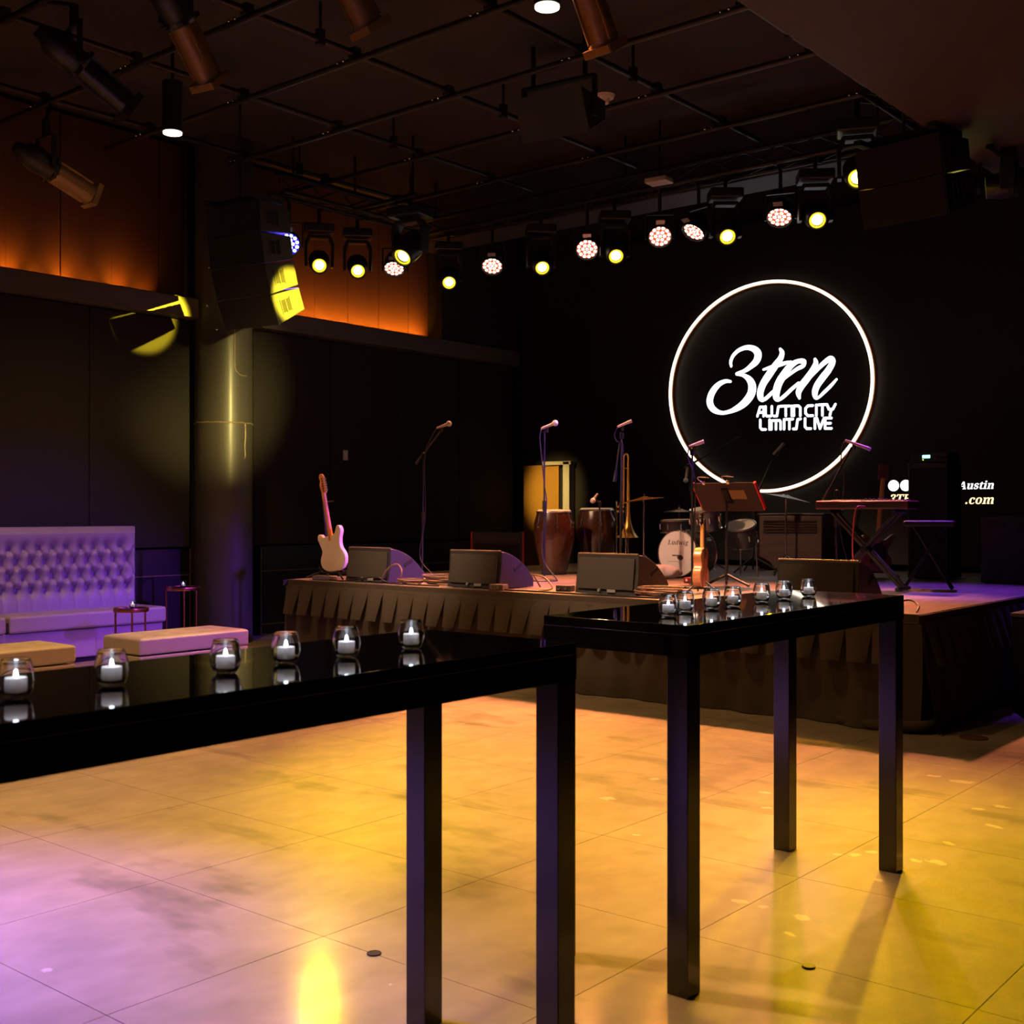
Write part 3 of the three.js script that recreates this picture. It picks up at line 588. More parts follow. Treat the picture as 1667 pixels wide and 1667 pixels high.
// ellipsoidal spotlights that hang from the pipe grid over the room and light the stage front
function leko(pos, target, label, group, body, cd, cone = 15) {
  const p = V(...pos), d = V(...target).sub(p).normalize(), pan = Math.atan2(d.x, d.z), tilt = Math.asin(-d.y);
  const t = thing('ellipsoidal_spotlight', label, 'spotlight', pos, pan, group);
  mesh('yoke', [box(0.012, 0.3, 0.04, 0.13, 0.1, 0), box(0.012, 0.3, 0.04, -0.13, 0.1, 0), box(0.27, 0.012, 0.04, 0, 0.25, 0), box(0.05, 0.16, 0.05, 0, 0.32, 0)], M.black, t);
  const h = mesh('barrel', [lathe([[0.09, 0.08], [0.09, 0.44], [0.1, 0.445], [0.1, 0.47], [0.088, 0.47], [0.084, 0.44], [0.084, 0.1]], 24).rotateX(Math.PI / 2), ...[0, 1, 2, 3].map((k) => box(0.012, 0.03, 0.34, 0.093 * Math.cos(k * 1.57 + 0.5), 0.093 * Math.sin(k * 1.57 + 0.5), 0.26, 0, 0, k * 1.57 - 1.07))], body, t);
  h.rotation.x = tilt;
  mesh('reflector_housing', lathe([[0.0001, -0.3], [0.05, -0.3], [0.06, -0.24], [0.1, -0.2], [0.115, -0.1], [0.1, 0.02], [0.11, 0.04], [0.11, 0.08], [0.0001, 0.08]], 24).rotateX(Math.PI / 2), M.powder, h);
  mesh('gate', [box(0.2, 0.2, 0.03, 0, 0, 0.06), box(0.03, 0.26, 0.006, 0.03, 0, 0.06)], M.powder, h);
  mesh('frame_holder', [box(0.2, 0.012, 0.05, 0, -0.1, 0.48), box(0.012, 0.2, 0.05, -0.1, 0, 0.48), box(0.012, 0.2, 0.05, 0.1, 0, 0.48)], body, h);
  clampTo(t, p.x, p.y + 0.4, p.z);
  mesh('lens', cyl(0.083, 0.083, 0.01, 0, 0, 0.43, Math.PI / 2, 0, 0, 24), cd ? glow(1, 0.7, 0.4, 3) : phys(0x202428, 0.05), h);
  if (cd) spot(p.clone().addScaledVector(d, 0.5).toArray(), target, cone < 10 ? [1, 0.66, 0.2] : [1, 0.62, 0.36], cd, cone, 0.7, 3);
}
const bronze = std(0x7a5c3c, 0.4, 0.35), tan = std(0x9a8052, 0.4, 0.2);
const lg = 'ellipsoidal spotlights on the pipe grid';
leko([-6.72, 4.7, -4.6], [-7.4, 1.0, -7.9], 'large ellipsoidal spotlight pointing steeply down beside a downlight', undefined, bronze, FRONT_CD);
leko([-7.9, 4.66, -4.55], [-7.0, 2.0, -8.6], 'black ellipsoidal spotlight with a violet gleam on its barrel', undefined, std(0x2c2a30, 0.3, 0.4), FRONT_CD);
leko([-9.75, 4.42, -5.35], [-9.98, 1.65, -12.9], 'tan striped ellipsoidal spotlight above the sofa wall', undefined, tan, 300, 4.6);
leko([-5.62, 4.9, -5.0], [-5.3, 1.0, -8.0], 'bronze ellipsoidal spotlight on the grid above the six-candle table', undefined, bronze, FRONT_CD);
leko([-4.32, 4.72, -5.85], [-4.2, 1.0, -8.2], 'amber lit ellipsoidal spotlight hanging beside a ceiling downlight', undefined, std(0x94683a, 0.4, 0.3), FRONT_CD);

// ------------------------------------------------------------------ LED wall with ring and lettering
{
  const t = thing('led_wall', 'black LED video wall at the back of the stage showing a white script logo', 'screen', [-6.1, 0, -12.86]);
  mesh('panel', rbox(6.4, 4.1, 0.06, 0.01, 0, 2.85, 0), std(0x08080a, 0.6), t);
  // display area in wall coordinates: x -8.2..-5.2 , y 1.4..4.4
  const N = 1024, X0 = -8.2, Y0 = 1.4, W = 3.0;
  // drawing grid of the lettering, laid out on the wall in metres (1.21 mm per unit across, 1.10 mm per unit down, base line rising slightly)
  const toWall = (a, b) => [-7.66405 + 0.00121237 * a, 3.61274 + 0.000081949  * -a - 0.00110143 * b];
  const C = (a, b) => { const [x, y] = toWall(a, b); return [(x - X0) / W * N, (1 - (y - Y0) / W) * N]; };
  const tex = canvasTex(N, N, (c) => {
    c.fillStyle = '#000000'; c.fillRect(0, 0, N, N);
    c.fillStyle = '#ffffff';
    const shape = (pts) => { // smooth closed outline
      const q = pts.map(([a, b]) => C(a, b)); c.beginPath();
      for (let i = 0; i < q.length; i++) { const p0 = q[i], p1 = q[(i + 1) % q.length], m = [(p0[0] + p1[0]) / 2, (p0[1] + p1[1]) / 2]; if (!i) { const l = q[q.length - 1]; c.moveTo((l[0] + p0[0]) / 2, (l[1] + p0[1]) / 2); } c.quadraticCurveTo(p0[0], p0[1], m[0], m[1]); }
      c.closePath(); c.fill();
    };
    // a brush stroke whose width changes along the path: [x, y, width]
    const brush = (pts) => {
      const cv = new THREE.CatmullRomCurve3(pts.map(([a, b, w]) => V(a, b, w)), false, 'centripetal'); const q = cv.getPoints(pts.length * 22);
      for (const p of q) { const [x, y] = C(p.x, p.y), s = N / W * 0.001 * p.z * 1.1; c.beginPath(); c.arc(x, y, Math.max(0.5, s), 0, 7); c.fill(); }
    };
    // 3
    brush([[405, 370, 14], [400, 320, 18], [430, 250, 20], [500, 190, 22], [590, 165, 26], [670, 190, 34], [705, 240, 42], [690, 310, 40], [630, 370, 30], [560, 420, 22], [465, 455, 14], [540, 470, 20], [610, 520, 34], [640, 590, 46], [630, 670, 48], [570, 760, 44], [480, 830, 34], [380, 875, 22], [290, 888, 22], [200, 850, 34], [160, 780, 40], [170, 700, 40], [215, 620, 36], [280, 560, 28], [350, 535, 20], [398, 540, 14]]);
    // t
    brush([[945, 190, 14], [965, 230, 26], [950, 290, 32], [900, 360, 38], [830, 460, 42], [760, 570, 40], [730, 660, 38], [735, 720, 32], [755, 745, 20]]);
    brush([[765, 410, 12], [850, 385, 20], [940, 360, 22], [1010, 340, 18], [1060, 330, 12]]);
    brush([[755, 745, 18], [790, 725, 20], [850, 670, 20], [890, 630, 16]]);
    // e
    brush([[970, 530, 10], [1040, 470, 16], [1120, 410, 20], [1190, 370, 24], [1195, 330, 26], [1140, 325, 24], [1060, 370, 34], [990, 460, 42], [930, 560, 44], [905, 650, 42], [905, 715, 34], [925, 740, 18], [980, 705, 20], [1060, 630, 20], [1140, 560, 18]]);
    // n
    brush([[1310, 305, 14], [1320, 345, 26], [1290, 420, 34], [1230, 510, 38], [1170, 590, 38], [1140, 660, 30], [1150, 720, 14]]);
    brush([[1160, 610, 14], [1230, 530, 18], [1310, 440, 22], [1400, 350, 26], [1470, 305, 30], [1490, 330, 32], [1450, 420, 36], [1390, 500, 38], [1330, 590, 36], [1310, 660, 32], [1320, 710, 22], [1340, 715, 14], [1400, 660, 18], [1470, 590, 18], [1530, 520, 12]]);
    // AUSTIN CITY / LIMITS LIVE in rounded, run-together capitals, drawn from strokes
    const L = (list, w) => { c.lineCap = 'round'; c.lineJoin = 'round'; c.strokeStyle = '#fff'; for (const s of list) { c.lineWidth = w; c.beginPath(); s.forEach(([a, b], i) => { const [x, y] = C(a, b); if (i) c.lineTo(x, y); else c.moveTo(x, y); }); c.stroke(); } };
    const glyph = { A: [[[0, 1], [.3, .05], [.7, .05], [.7, 1]], [[.25, .6], [.7, .6]]], U: [[[0, 0], [0, .85], [.15, 1], [.6, 1], [.7, .85], [.7, 0]]], S: [[[.85, 0], [.5, .05], [.35, 1], [0, 1]]], T: [[[0, 0], [.8, 0]], [[.4, 0], [.4, 1]]], I: [[[.2, 0], [.2, 1]]], N: [[[0, 1], [0, 0], [.5, 0], [.7, .2], [.7, 1]]], C: [[[.75, .05], [.25, .05], [0, .3], [0, .75], [.25, 1], [.75, 1]]], Y: [[[0, 0], [.2, .45], [.6, .45], [.85, 0]], [[.45, .45], [.3, 1]]], L: [[[0, 0], [0, .8], [.2, 1], [.65, 1]]], M: [[[0, 1], [0, .1], [.55, .1], [.55, 1]], [[.55, .1], [1, .1], [1.1, .25], [1.1, 1]]], V: [[[0, 0], [.35, 1], [.8, 0]]], E: [[[.7, 0], [0, 0], [0, 1], [.7, 1]], [[0, .5], [.6, .5]]] };
    const word = (txt, x0, x1, yL, yR, h, hw) => {
      const adv = { I: .42, M: 1.32, T: .86, S: .92, Y: .95 }; let tot = 0; for (const ch of txt) tot += ch === ' ' ? .35 : (adv[ch] || .92);
      const k = (x1 - x0) / tot; let x = x0;
      for (const ch of txt) { if (ch !== ' ') { L(glyph[ch].map((s) => s.map(([a, b]) => { const X = x + a * k + 8, f = (X - x0) / (x1 - x0); return [X, yL + (yR - yL) * f + b * h]; })), hw); } x += (ch === ' ' ? .35 : (adv[ch] || .92)) * k; }
    };
    word('AUSTIN', 690, 1172, 815, 800, 105, 10.5); word('CITY', 1205, 1520, 795, 780, 112, 10.5);
    word('LIMITS', 722, 1160, 960, 940, 105, 10.5); word('LIVE', 1200, 1490, 935, 925, 108, 10.5);
  });
  const dm = new THREE.MeshStandardMaterial({ color: 0x08080a, roughness: 0.6, emissive: 0xffffff, emissiveMap: tex, emissiveIntensity: 3.2 });
  dm.emissive.setRGB(0.8, 0.84, 1.0);
  mesh('display', tf(new THREE.PlaneGeometry(W, W), X0 + W / 2 + 6.1, Y0 + W / 2, 0.032), dm, t);
  const tex2 = canvasTex(1024, 256, (c) => { // x -5.3..-3.9 , y 1.42..1.77
    c.fillStyle = '#000000'; c.fillRect(0, 0, 1024, 256);
    const X = (x) => (x + 5.3) / 1.4 * 1024, Y = (y) => (1.77 - y) / 0.35 * 256;
    c.fillStyle = '#ffffff'; for (const x of [-5.137, -5.0]) { c.beginPath(); c.arc(X(x), Y(1.683), 0.062 / 1.4 * 1024, 0, 7); c.fill(); }
    c.font = 'italic bold 92px serif'; c.fillStyle = '#ffd9a0'; c.fillText('3TEN', X(-5.19), Y(1.495));
    c.textAlign = 'right'; c.fillText('.com', X(-4.055), Y(1.475));
    c.fillStyle = '#ffffff'; c.font = 'italic bold 82px serif'; c.fillText('Austin', X(-4.055), Y(1.635));
  });
  mesh('display', tf(new THREE.PlaneGeometry(1.4, 0.35), -4.6 + 6.1, 1.595, 0.033), new THREE.MeshStandardMaterial({ color: 0x08080a, roughness: 0.6, emissive: 0xffffff, emissiveMap: tex2, emissiveIntensity: 2.2 }), t);
  const a = new THREE.RectAreaLight(new THREE.Color().setRGB(0.8, 0.86, 1), 0.35, 1.6, 1.0); a.position.set(-6.5, 2.8, -12.75); a.lookAt(-6.5, 2.8, 0); scene.add(a);
  // glowing ring
  const ring = thing('light_ring', 'large glowing white hoop light mounted on the video wall', 'ring light', [-6.68, 2.885, -12.765]);
  const pts = []; for (let k = 0; k < 160; k++) { const q = k / 160 * Math.PI * 2; pts.push(V(1.325 * Math.cos(q), 1.245 * Math.sin(q), 0)); }
  const cv = new THREE.CatmullRomCurve3(pts, true);
  mesh('tube', new THREE.TubeGeometry(cv, 160, 0.018, 6, true), glow(1, 0.84, 0.66, 3.2), ring);
  mesh('channel', new THREE.TubeGeometry(cv, 120, 0.022, 4, true).translate(0, 0, -0.02), glow(1, 0.36, 0.12, 0.5), ring);
}

// ------------------------------------------------------------------ stage monitors
const CAM = R(39.72);
{
  const w = 0.575, h = 0.305;
  const prof = new THREE.Shape(); prof.moveTo(0, 0); prof.lineTo(-0.03, h * 0.55); prof.lineTo(-0.035, h); prof.lineTo(-0.07, h);
  prof.quadraticCurveTo(-0.3, h * 0.86, -0.46, 0.07); prof.lineTo(-0.46, 0.0); prof.lineTo(0, 0);
  const side = merge(tf(extrude(prof, w, 0.006), 0, 0, 0, 0, -Math.PI / 2, 0));
  const make = (label) => {
    const t = thing('stage_monitor', label, 'monitor', [0, 0, 0], 0);
    mesh('cabinet', side.clone(), M.cabinet, t);
    mesh('back_panel', rbox(w - 0.05, h - 0.06, 0.012, 0.004, 0, h / 2 + 0.005, -0.012, -0.115), M.grille, t);
    mesh('top_edge', [rod([-w / 2 + 0.004, h + 0.002, -0.042], [w / 2 - 0.004, h + 0.002, -0.042], 0.011), ...Array.from({ length: 30 }, (_, k) => box(0.008, 0.014, 0.02, -w / 2 + 0.02 + k * (w - 0.04) / 29, h + 0.006, -0.045))], std(0x5a4a40, 0.4, 0.2), t);
    for (const s of [-1, 1]) { mesh('handle', [rbox(0.012, 0.035, 0.12, 0.005, s * (w / 2 + 0.004), h * 0.58, -0.25, 0.5)], M.matte, t); }
    mesh('connector_plate', [rbox(0.08, 0.045, 0.006, 0.003, 0.06, 0.035, 0.004, -0.1), cyl(0.012, 0.012, 0.02, -0.05, 0.03, 0.01, Math.PI / 2)], std(0x8a888c, 0.4, 0.3), t);
    for (const sx of [-1, 1]) for (const z of [-0.05, -0.4]) mesh('foot', cyl(0.015, 0.015, 0.008, sx * 0.24, 0, z), M.rubber, t);
    return t;
  };
  for (const [x, z, a, lab] of [[-7.94, -7.47, -2, 'black wedge stage monitor beside the white guitar'], [-6.64, -7.47, 0, 'black wedge stage monitor in front of the conga drums'], [-5.33, -7.55, 0, 'black wedge stage monitor between the conga and the drum kit'], [-3.54, -7.48, 2, 'black wedge stage monitor in front of the keyboard stand']]) {
    const m = make(lab); m.position.set(x, S + 0.006, z); m.rotation.y = R(a);
  }
}
// ------------------------------------------------------------------ microphones on stands: coordinates in the stand's own upright plane, metres above the deck
function micStand(label, [x, z], { poleH, poleX = 0, boom, mic, base = 'round', gold = false, cable, weight }) {
  const t = thing('microphone_stand', label, 'microphone stand', [x, S, z], CAM);
  if (base === 'round') mesh('base', lathe([[0.0001, 0], [0.125, 0], [0.128, 0.006], [0.12, 0.014], [0.03, 0.022], [0.016, 0.05], [0.0001, 0.05]], 32), M.powder, t);
  else for (let k = 0; k < 3; k++) { const a = k * 2.094 + 0.4; mesh('leg', rod([0.3 * Math.cos(a), 0.01, 0.3 * Math.sin(a)], [0.02 * Math.cos(a), 0.16, 0.02 * Math.sin(a)], 0.008), M.powder, t); }
  mesh('pole', [rod([0, 0.03, 0], [poleX * 0.5, poleH * 0.5, 0], 0.011), rod([poleX * 0.5, poleH * 0.5, 0], [poleX, poleH, 0], 0.0085), cyl(0.018, 0.018, 0.09, poleX * 0.5, poleH * 0.5, 0)], M.powder, t);
  mesh('clutch', [cyl(0.02, 0.02, 0.045, poleX, poleH, 0), ball(0.02, poleX, poleH + 0.02, 0)], M.steel, t);
  if (boom) mesh('boom', [rod([...boom[0], 0], [...boom[1], 0], 0.009), rod([boom[0][0], boom[0][1], 0], [boom[0][0] * 0.75 + boom[1][0] * 0.25, boom[0][1] * 0.75 + boom[1][1] * 0.25, 0], weight || 0.014)], M.powder, t);
  if (mic) {
    const [a, b] = mic, A = [...a, 0.02], B = [...b, 0.03];
    mesh('clip', rod([(a[0] * 0.6 + b[0] * 0.4), (a[1] * 0.6 + b[1] * 0.4) - 0.05, 0], [(a[0] * 0.6 + b[0] * 0.4), (a[1] * 0.6 + b[1] * 0.4), 0.02], 0.016), M.black, t);
    const m = mesh('microphone', rod(A, B, 0.011, 0.017), gold ? std(0xc8b8a0, 0.4, 0.3) : std(0x9a928a, 0.4, 0.3), t);
    if (!gold) mesh('head_grille', ball(0.029, ...B), M.mesh, m); else mesh('head_grille', rod(B, [B[0] + (B[0] - A[0]) * 0.12, B[1] + (B[1] - A[1]) * 0.12, B[2]], 0.017), M.mesh, m);
    if (cable) mesh('cable', tube([A, ...cable.map(([p, q]) => [p, q, 0.03]), [0.12, 0.008, 0.12]], 0.0055, 60, 6), M.cable, t);
  }
  return t;
}
micStand('boom microphone stand behind the monitor beside the white guitar', [-8.364, -8.639], { poleH: 1.21, poleX: 0.015, boom: [[-0.065, 1.13], [0.185, 1.46]], mic: [[0.15, 1.495], [0.275, 1.538]], cable: [[0.1, 1.4], [0.03, 1.2], [0.035, 0.6], [-0.02, 0.2]] });
micStand('straight microphone stand in front of the brass door and conga', [-6.817, -8.677], { poleH: 1.41, mic: [[-0.03, 1.42], [0.1, 1.472]], cable: [[-0.04, 1.3], [0.0, 0.9], [0.02, 0.7], [-0.02, 0.25]] });
micStand('microphone stand with lowered boom behind the trombone', [-6.327, -9.213], { poleH: 1.36, poleX: 0.01, boom: [[-0.055, 0.93], [-0.005, 1.3]], mic: [[-0.03, 1.445], [0.09, 1.494]], gold: true, weight: 0.017, cable: [[-0.06, 1.36], [-0.03, 1.3], [0.02, 1.25], [0.02, 0.6]] });
micStand('straight microphone stand beside the music stand and small wooden instrument', [-5.242, -8.708], { poleH: 1.15, mic: [[-0.03, 1.2], [0.08, 1.237]], gold: true, cable: [[-0.04, 1.1], [0.02, 0.9], [0.02, 0.4]] });
micStand('tripod boom microphone stand reaching over the music stand', [-6.074, -11.333], { poleH: 0.86, boom: [[0.04, 0.83], [0.2, 1.2]], mic: [[0.21, 1.257], [0.31, 1.36]], base: 'tripod', gold: true });
micStand('boom microphone stand angled over the keyboard', [-4.369, -9.649], { poleH: 0.8, boom: [[-0.122, 0.727], [0.13, 1.205]], mic: [[0.07, 1.263], [0.26, 1.193]], gold: true, cable: [[0.04, 1.2], [0.03, 1.05], [0.06, 0.9], [0.02, 0.5]] });
micStand('thin overhead boom stand above the drum kit', [-6.9, -11.6], { poleH: 1.15, poleX: -0.12, boom: [[-0.16, 1.14], [0.46, 1.5]], mic: [[-0.13, 1.15], [-0.15, 1.0]], base: 'tripod' });
micStand('small microphone stand bent towards the conga heads', [-6.95, -9.75], { poleH: 0.72, boom: [[0.0, 0.72], [-0.05, 0.79]], mic: [[-0.02, 0.83], [-0.07, 0.76]], base: 'tripod' });

// ------------------------------------------------------------------ white electric guitar seen from behind, on its stand
function guitarBody(list, depth, mat, name, parent) { return mesh(name, extrude(smoothShape(list), depth, 0.01, 3), mat, parent); }
{
  const t = thing('electric_guitar', 'white electric guitar leaning on a stand, seen from its back', 'guitar', [-8.56, S + 0.075, -7.66], CAM - 0.5);
  t.rotation.z = 0; const tilt = R(11);
  const rz = (o) => { o.rotation.z = tilt; return o; };
  rz(guitarBody([[0, 0], [0.09, 0.015], [0.145, 0.08], [0.148, 0.15], [0.115, 0.22], [0.118, 0.3], [0.145, 0.37], [0.135, 0.42], [0.1, 0.425], [0.06, 0.36], [0.02, 0.345], [-0.03, 0.35], [-0.07, 0.34], [-0.1, 0.375], [-0.13, 0.375], [-0.145, 0.33], [-0.12, 0.25], [-0.115, 0.2], [-0.148, 0.13], [-0.14, 0.06], [-0.08, 0.01]], 0.035, phys(0xe6dccb, 0.2, { clearcoat: 0.8, clearcoatRoughness: 0.08 }), 'body', t));
  rz(mesh('neck', [rod([0.0, 0.3, 0.006], [0.0, 0.77, 0.006], 0.026, 0.021, 14)], M.neck, t));
  rz(mesh('headstock', extrude(smoothShape([[-0.02, 0.76], [0.02, 0.76], [0.036, 0.8], [0.032, 0.9], [0.02, 0.945], [-0.01, 0.955], [-0.028, 0.925], [-0.02, 0.89], [-0.035, 0.84]]), 0.014, 0.003), M.neck, t));
  rz(mesh('tuner', Array.from({ length: 6 }, (_, k) => [cyl(0.007, 0.007, 0.02, 0.012, 0.785 + k * 0.024, 0.014, Math.PI / 2), rbox(0.018, 0.012, 0.008, 0.003, 0.042, 0.787 + k * 0.023, 0.006)]).flat(), M.chrome, t));
  rz(mesh('neck_plate', rbox(0.05, 0.06, 0.003, 0.004, 0, 0.3, 0.021), M.chrome, t));
  rz(mesh('spring_cover', [rbox(0.07, 0.008, 0.003, 0.001, 0.0, 0.14, 0.02), rbox(0.09, 0.002, 0.003, 0.0005, 0.0, 0.1, 0.02)], std(0x1a1714, 0.5), t));
  const s = thing('guitar_stand', 'black tubular stand holding the white guitar', 'guitar stand', [-8.56, S, -7.7], CAM - 0.5);
  mesh('upright', [tube([[-0.14, 0.05, -0.06], [-0.2, 0.35, -0.06], [-0.235, 0.72, -0.05]], 0.009)], M.powder, s);
  mesh('neck_yoke', [tube([[-0.235, 0.72, -0.05], [-0.2, 0.74, -0.03], [-0.12, 0.745, 0.02], [-0.04, 0.75, 0.035]], 0.008)], M.powder, s);
  mesh('cradle', [tube([[-0.2, 0.12, 0.05], [-0.17, 0.06, 0.05], [-0.02, 0.06, 0.07], [0.12, 0.06, 0.07], [0.13, 0.1, 0.08]], 0.01)], M.rubber, s);
  for (const [a, b] of [[-0.3, 0.12], [0.16, 0.16], [-0.05, -0.28]]) mesh('leg', rod([-0.08, 0.12, -0.03], [a, 0.012, b], 0.009), M.powder, s);
  const p = thing('effects_pedal', 'flat effects pedal under the white guitar', 'pedal', [-8.5, S, -7.46], 0.1);
  mesh('body', rbox(0.24, 0.045, 0.09, 0.008, 0, 0.0225, 0), std(0x8a8480, 0.35, 0.6), p); mesh('footswitch', cyl(0.012, 0.012, 0.02, 0.05, 0.052, 0.015), M.chrome, p);
}
// small wooden stringed instrument on its stand
{
  const t = thing('mandolin', 'small wooden stringed instrument with figured body on the stage front', 'instrument', [-4.835, S + 0.05, -8.16], CAM + R(62));
  guitarBody([[0, 0], [0.07, 0.01], [0.108, 0.07], [0.1, 0.13], [0.075, 0.17], [0.085, 0.22], [0.09, 0.26], [0.06, 0.3], [0, 0.315], [-0.06, 0.3], [-0.09, 0.26], [-0.085, 0.22], [-0.075, 0.17], [-0.1, 0.13], [-0.108, 0.07], [-0.07, 0.01]], 0.05, M.maple, 'body', t);
  mesh('neck', rod([0, 0.28, 0.012], [0, 0.5, 0.012], 0.017, 0.014), M.neck, t);
  mesh('headstock', rbox(0.05, 0.1, 0.016, 0.006, 0, 0.54, 0.008), M.darkwood, t);
  mesh('tuner', [0, 1, 2, 3].flatMap((k) => [ball(0.009, 0.036, 0.5 + k * 0.022, 0.008), ball(0.009, -0.036, 0.5 + k * 0.022, 0.008)]), M.chrome, t);
  mesh('fingerboard', rbox(0.03, 0.3, 0.008, 0.002, 0, 0.38, 0.034), M.darkwood, t);
  const s = thing('guitar_stand', 'small black stand under the wooden stringed instrument', 'guitar stand', [-4.85, S, -8.19], CAM);
  mesh('cradle', [rod([-0.07, 0.045, 0.08], [0.09, 0.045, 0.06], 0.009), rod([0, 0.045, 0.06], [0, 0.35, -0.05], 0.008)], M.powder, s);
  for (const [a, b] of [[-0.13, 0.1], [0.13, 0.1], [0, -0.16]]) mesh('leg', rod([0, 0.12, -0.01], [a, 0.01, b], 0.008), M.powder, s);
}
// ------------------------------------------------------------------ guitar combo amplifier with red sides
{
  const t = thing('combo_amplifier', 'black guitar amplifier with red sides and top handle', 'amplifier', [-8.426, S, -9.893], CAM);
  mesh('cabinet', rbox(0.54, 0.42, 0.26, 0.012, 0, 0.215, 0), M.tolex, t);
  for (const s of [-1, 1]) mesh('side_panel', rbox(0.022, 0.425, 0.265, 0.008, s * 0.28, 0.215, 0), M.red, t);
  mesh('grille_cloth', rbox(0.5, 0.28, 0.012, 0.004, 0, 0.16, 0.13), std(0x171310, 0.95), t);
  mesh('control_panel', [rbox(0.5, 0.06, 0.012, 0.004, 0, 0.36, 0.13), ...[-0.18, -0.1, -0.02, 0.06, 0.14].map((x) => cyl(0.012, 0.014, 0.02, x, 0.36, 0.145, Math.PI / 2))], std(0x2c2622, 0.4, 0.3), t);
  mesh('handle', tube([[-0.08, 0.425, 0], [-0.06, 0.46, 0], [0.06, 0.46, 0], [0.08, 0.425, 0]], 0.01), M.rubber, t);
}
// ------------------------------------------------------------------ conga drums
{
  const cw = phys(0x3a1d12, 0.22, { clearcoat: 0.7, clearcoatRoughness: 0.1, bumpMap: grain, bumpScale: 0.0003 });
  const conga = (label, x, z, k) => {
    const t = thing('conga_drum', label, 'drum', [x, S, z], 0.3);
    mesh('shell', lathe([[0.12, 0.02], [0.135, 0.04], [0.165, 0.15], [0.2, 0.3], [0.212, 0.42], [0.205, 0.54], [0.178, 0.64]].map(([r, y]) => [r * k, y * k]), 40), cw, t);
    mesh('drum_head', [lathe([[0.0001, 0.672], [0.16, 0.67], [0.172, 0.662], [0.172, 0.65]].map(([r, y]) => [r * k, y * k]), 40)], M.vellum, t);
    mesh('rim', tor(0.178 * k, 0.009, 0, 0.645 * k, 0, Math.PI / 2, 0, 0, 40), M.chrome, t);
    for (let i = 0; i < 6; i++) { const a = i * 1.047; mesh('lug', [rod([0.185 * k * Math.cos(a), 0.64 * k, 0.185 * k * Math.sin(a)], [0.212 * k * Math.cos(a), 0.52 * k, 0.212 * k * Math.sin(a)], 0.006), rbox(0.02, 0.05, 0.02, 0.005, 0.212 * k * Math.cos(a), 0.51 * k, 0.212 * k * Math.sin(a))], M.chrome, t); }
    mesh('foot_ring', tor(0.122 * k, 0.012, 0, 0.014, 0, Math.PI / 2), M.rubber, t);
  };
  conga('dark wooden conga drum standing in front of the brass door', -7.478, -9.682, 1);
  conga('dark wooden conga drum beside the trombone', -7.42, -10.36, 1.03);
}
// ------------------------------------------------------------------ trombone standing on its bell peg
{
  const t = thing('trombone', 'brass trombone standing upright with its flared bell down', 'trombone', [-6.98, S, -10.2], CAM);
  const bell = []; for (let k = 0; k <= 26; k++) { const u = k / 26; bell.push([0.0095 + 0.013 * u + 0.088 * Math.pow(u, 9), 1.18 - u * 0.8]); }
  const b = lathe(bell, 36).translate(0.06, 0, 0);
  mesh('bell', [b, tor(0.1095, 0.003, 0.06, 0.38, 0, Math.PI / 2, 0, 0, 40)], M.brass, t);
  mesh('tuning_crook', tube([[0.06, 1.17, 0], [0.06, 1.22, 0], [0.04, 1.25, 0], [0.015, 1.22, 0], [0.015, 1.17, 0]], 0.0095, 30, 10), M.brass, t);
  mesh('gooseneck', tube([[0.015, 1.17, 0], [0.015, 0.9, 0], [0.012, 0.72, 0.0]], 0.008, 20, 10), M.brass, t);
  mesh('brace', [rod([0.015, 0.74, 0], [0.055, 0.74, 0], 0.006), rod([-0.06, 0.7, 0], [0.015, 0.7, 0], 0.012), rod([-0.06, 0.65, 0], [0.015, 0.65, 0], 0.012), rod([-0.06, 0.39, 0], [0.0, 0.39, 0], 0.01), rod([0.015, 1.1, 0], [0.06, 1.1, 0], 0.005)], M.brass, t);
  mesh('slide', [rod([-0.06, 0.72, 0], [-0.06, 0.03, 0], 0.0075), rod([0.035, 0.7, 0.012], [0.035, 0.03, 0.012], 0.0075), tube([[-0.06, 0.04, 0], [-0.03, 0.015, 0.004], [0.01, 0.015, 0.008], [0.035, 0.04, 0.012]], 0.0075, 16, 8)], M.chrome, t);
  mesh('mouthpiece', [rod([-0.06, 0.71, 0], [-0.06, 0.76, 0], 0.007, 0.012)], M.chrome, t);
  const s = thing('trombone_stand', 'small black tripod stand under the trombone', 'stand', [-6.94, S, -10.23], CAM);
  mesh('post', rod([0.01, 0.08, 0], [0.01, 0.5, 0], 0.01), M.powder, s);
  for (let k = 0; k < 3; k++) { const a = k * 2.094 + 1; mesh('leg', rod([0.22 * Math.cos(a), 0.01, 0.22 * Math.sin(a)], [0.01, 0.16, 0], 0.008), M.powder, s); }
}
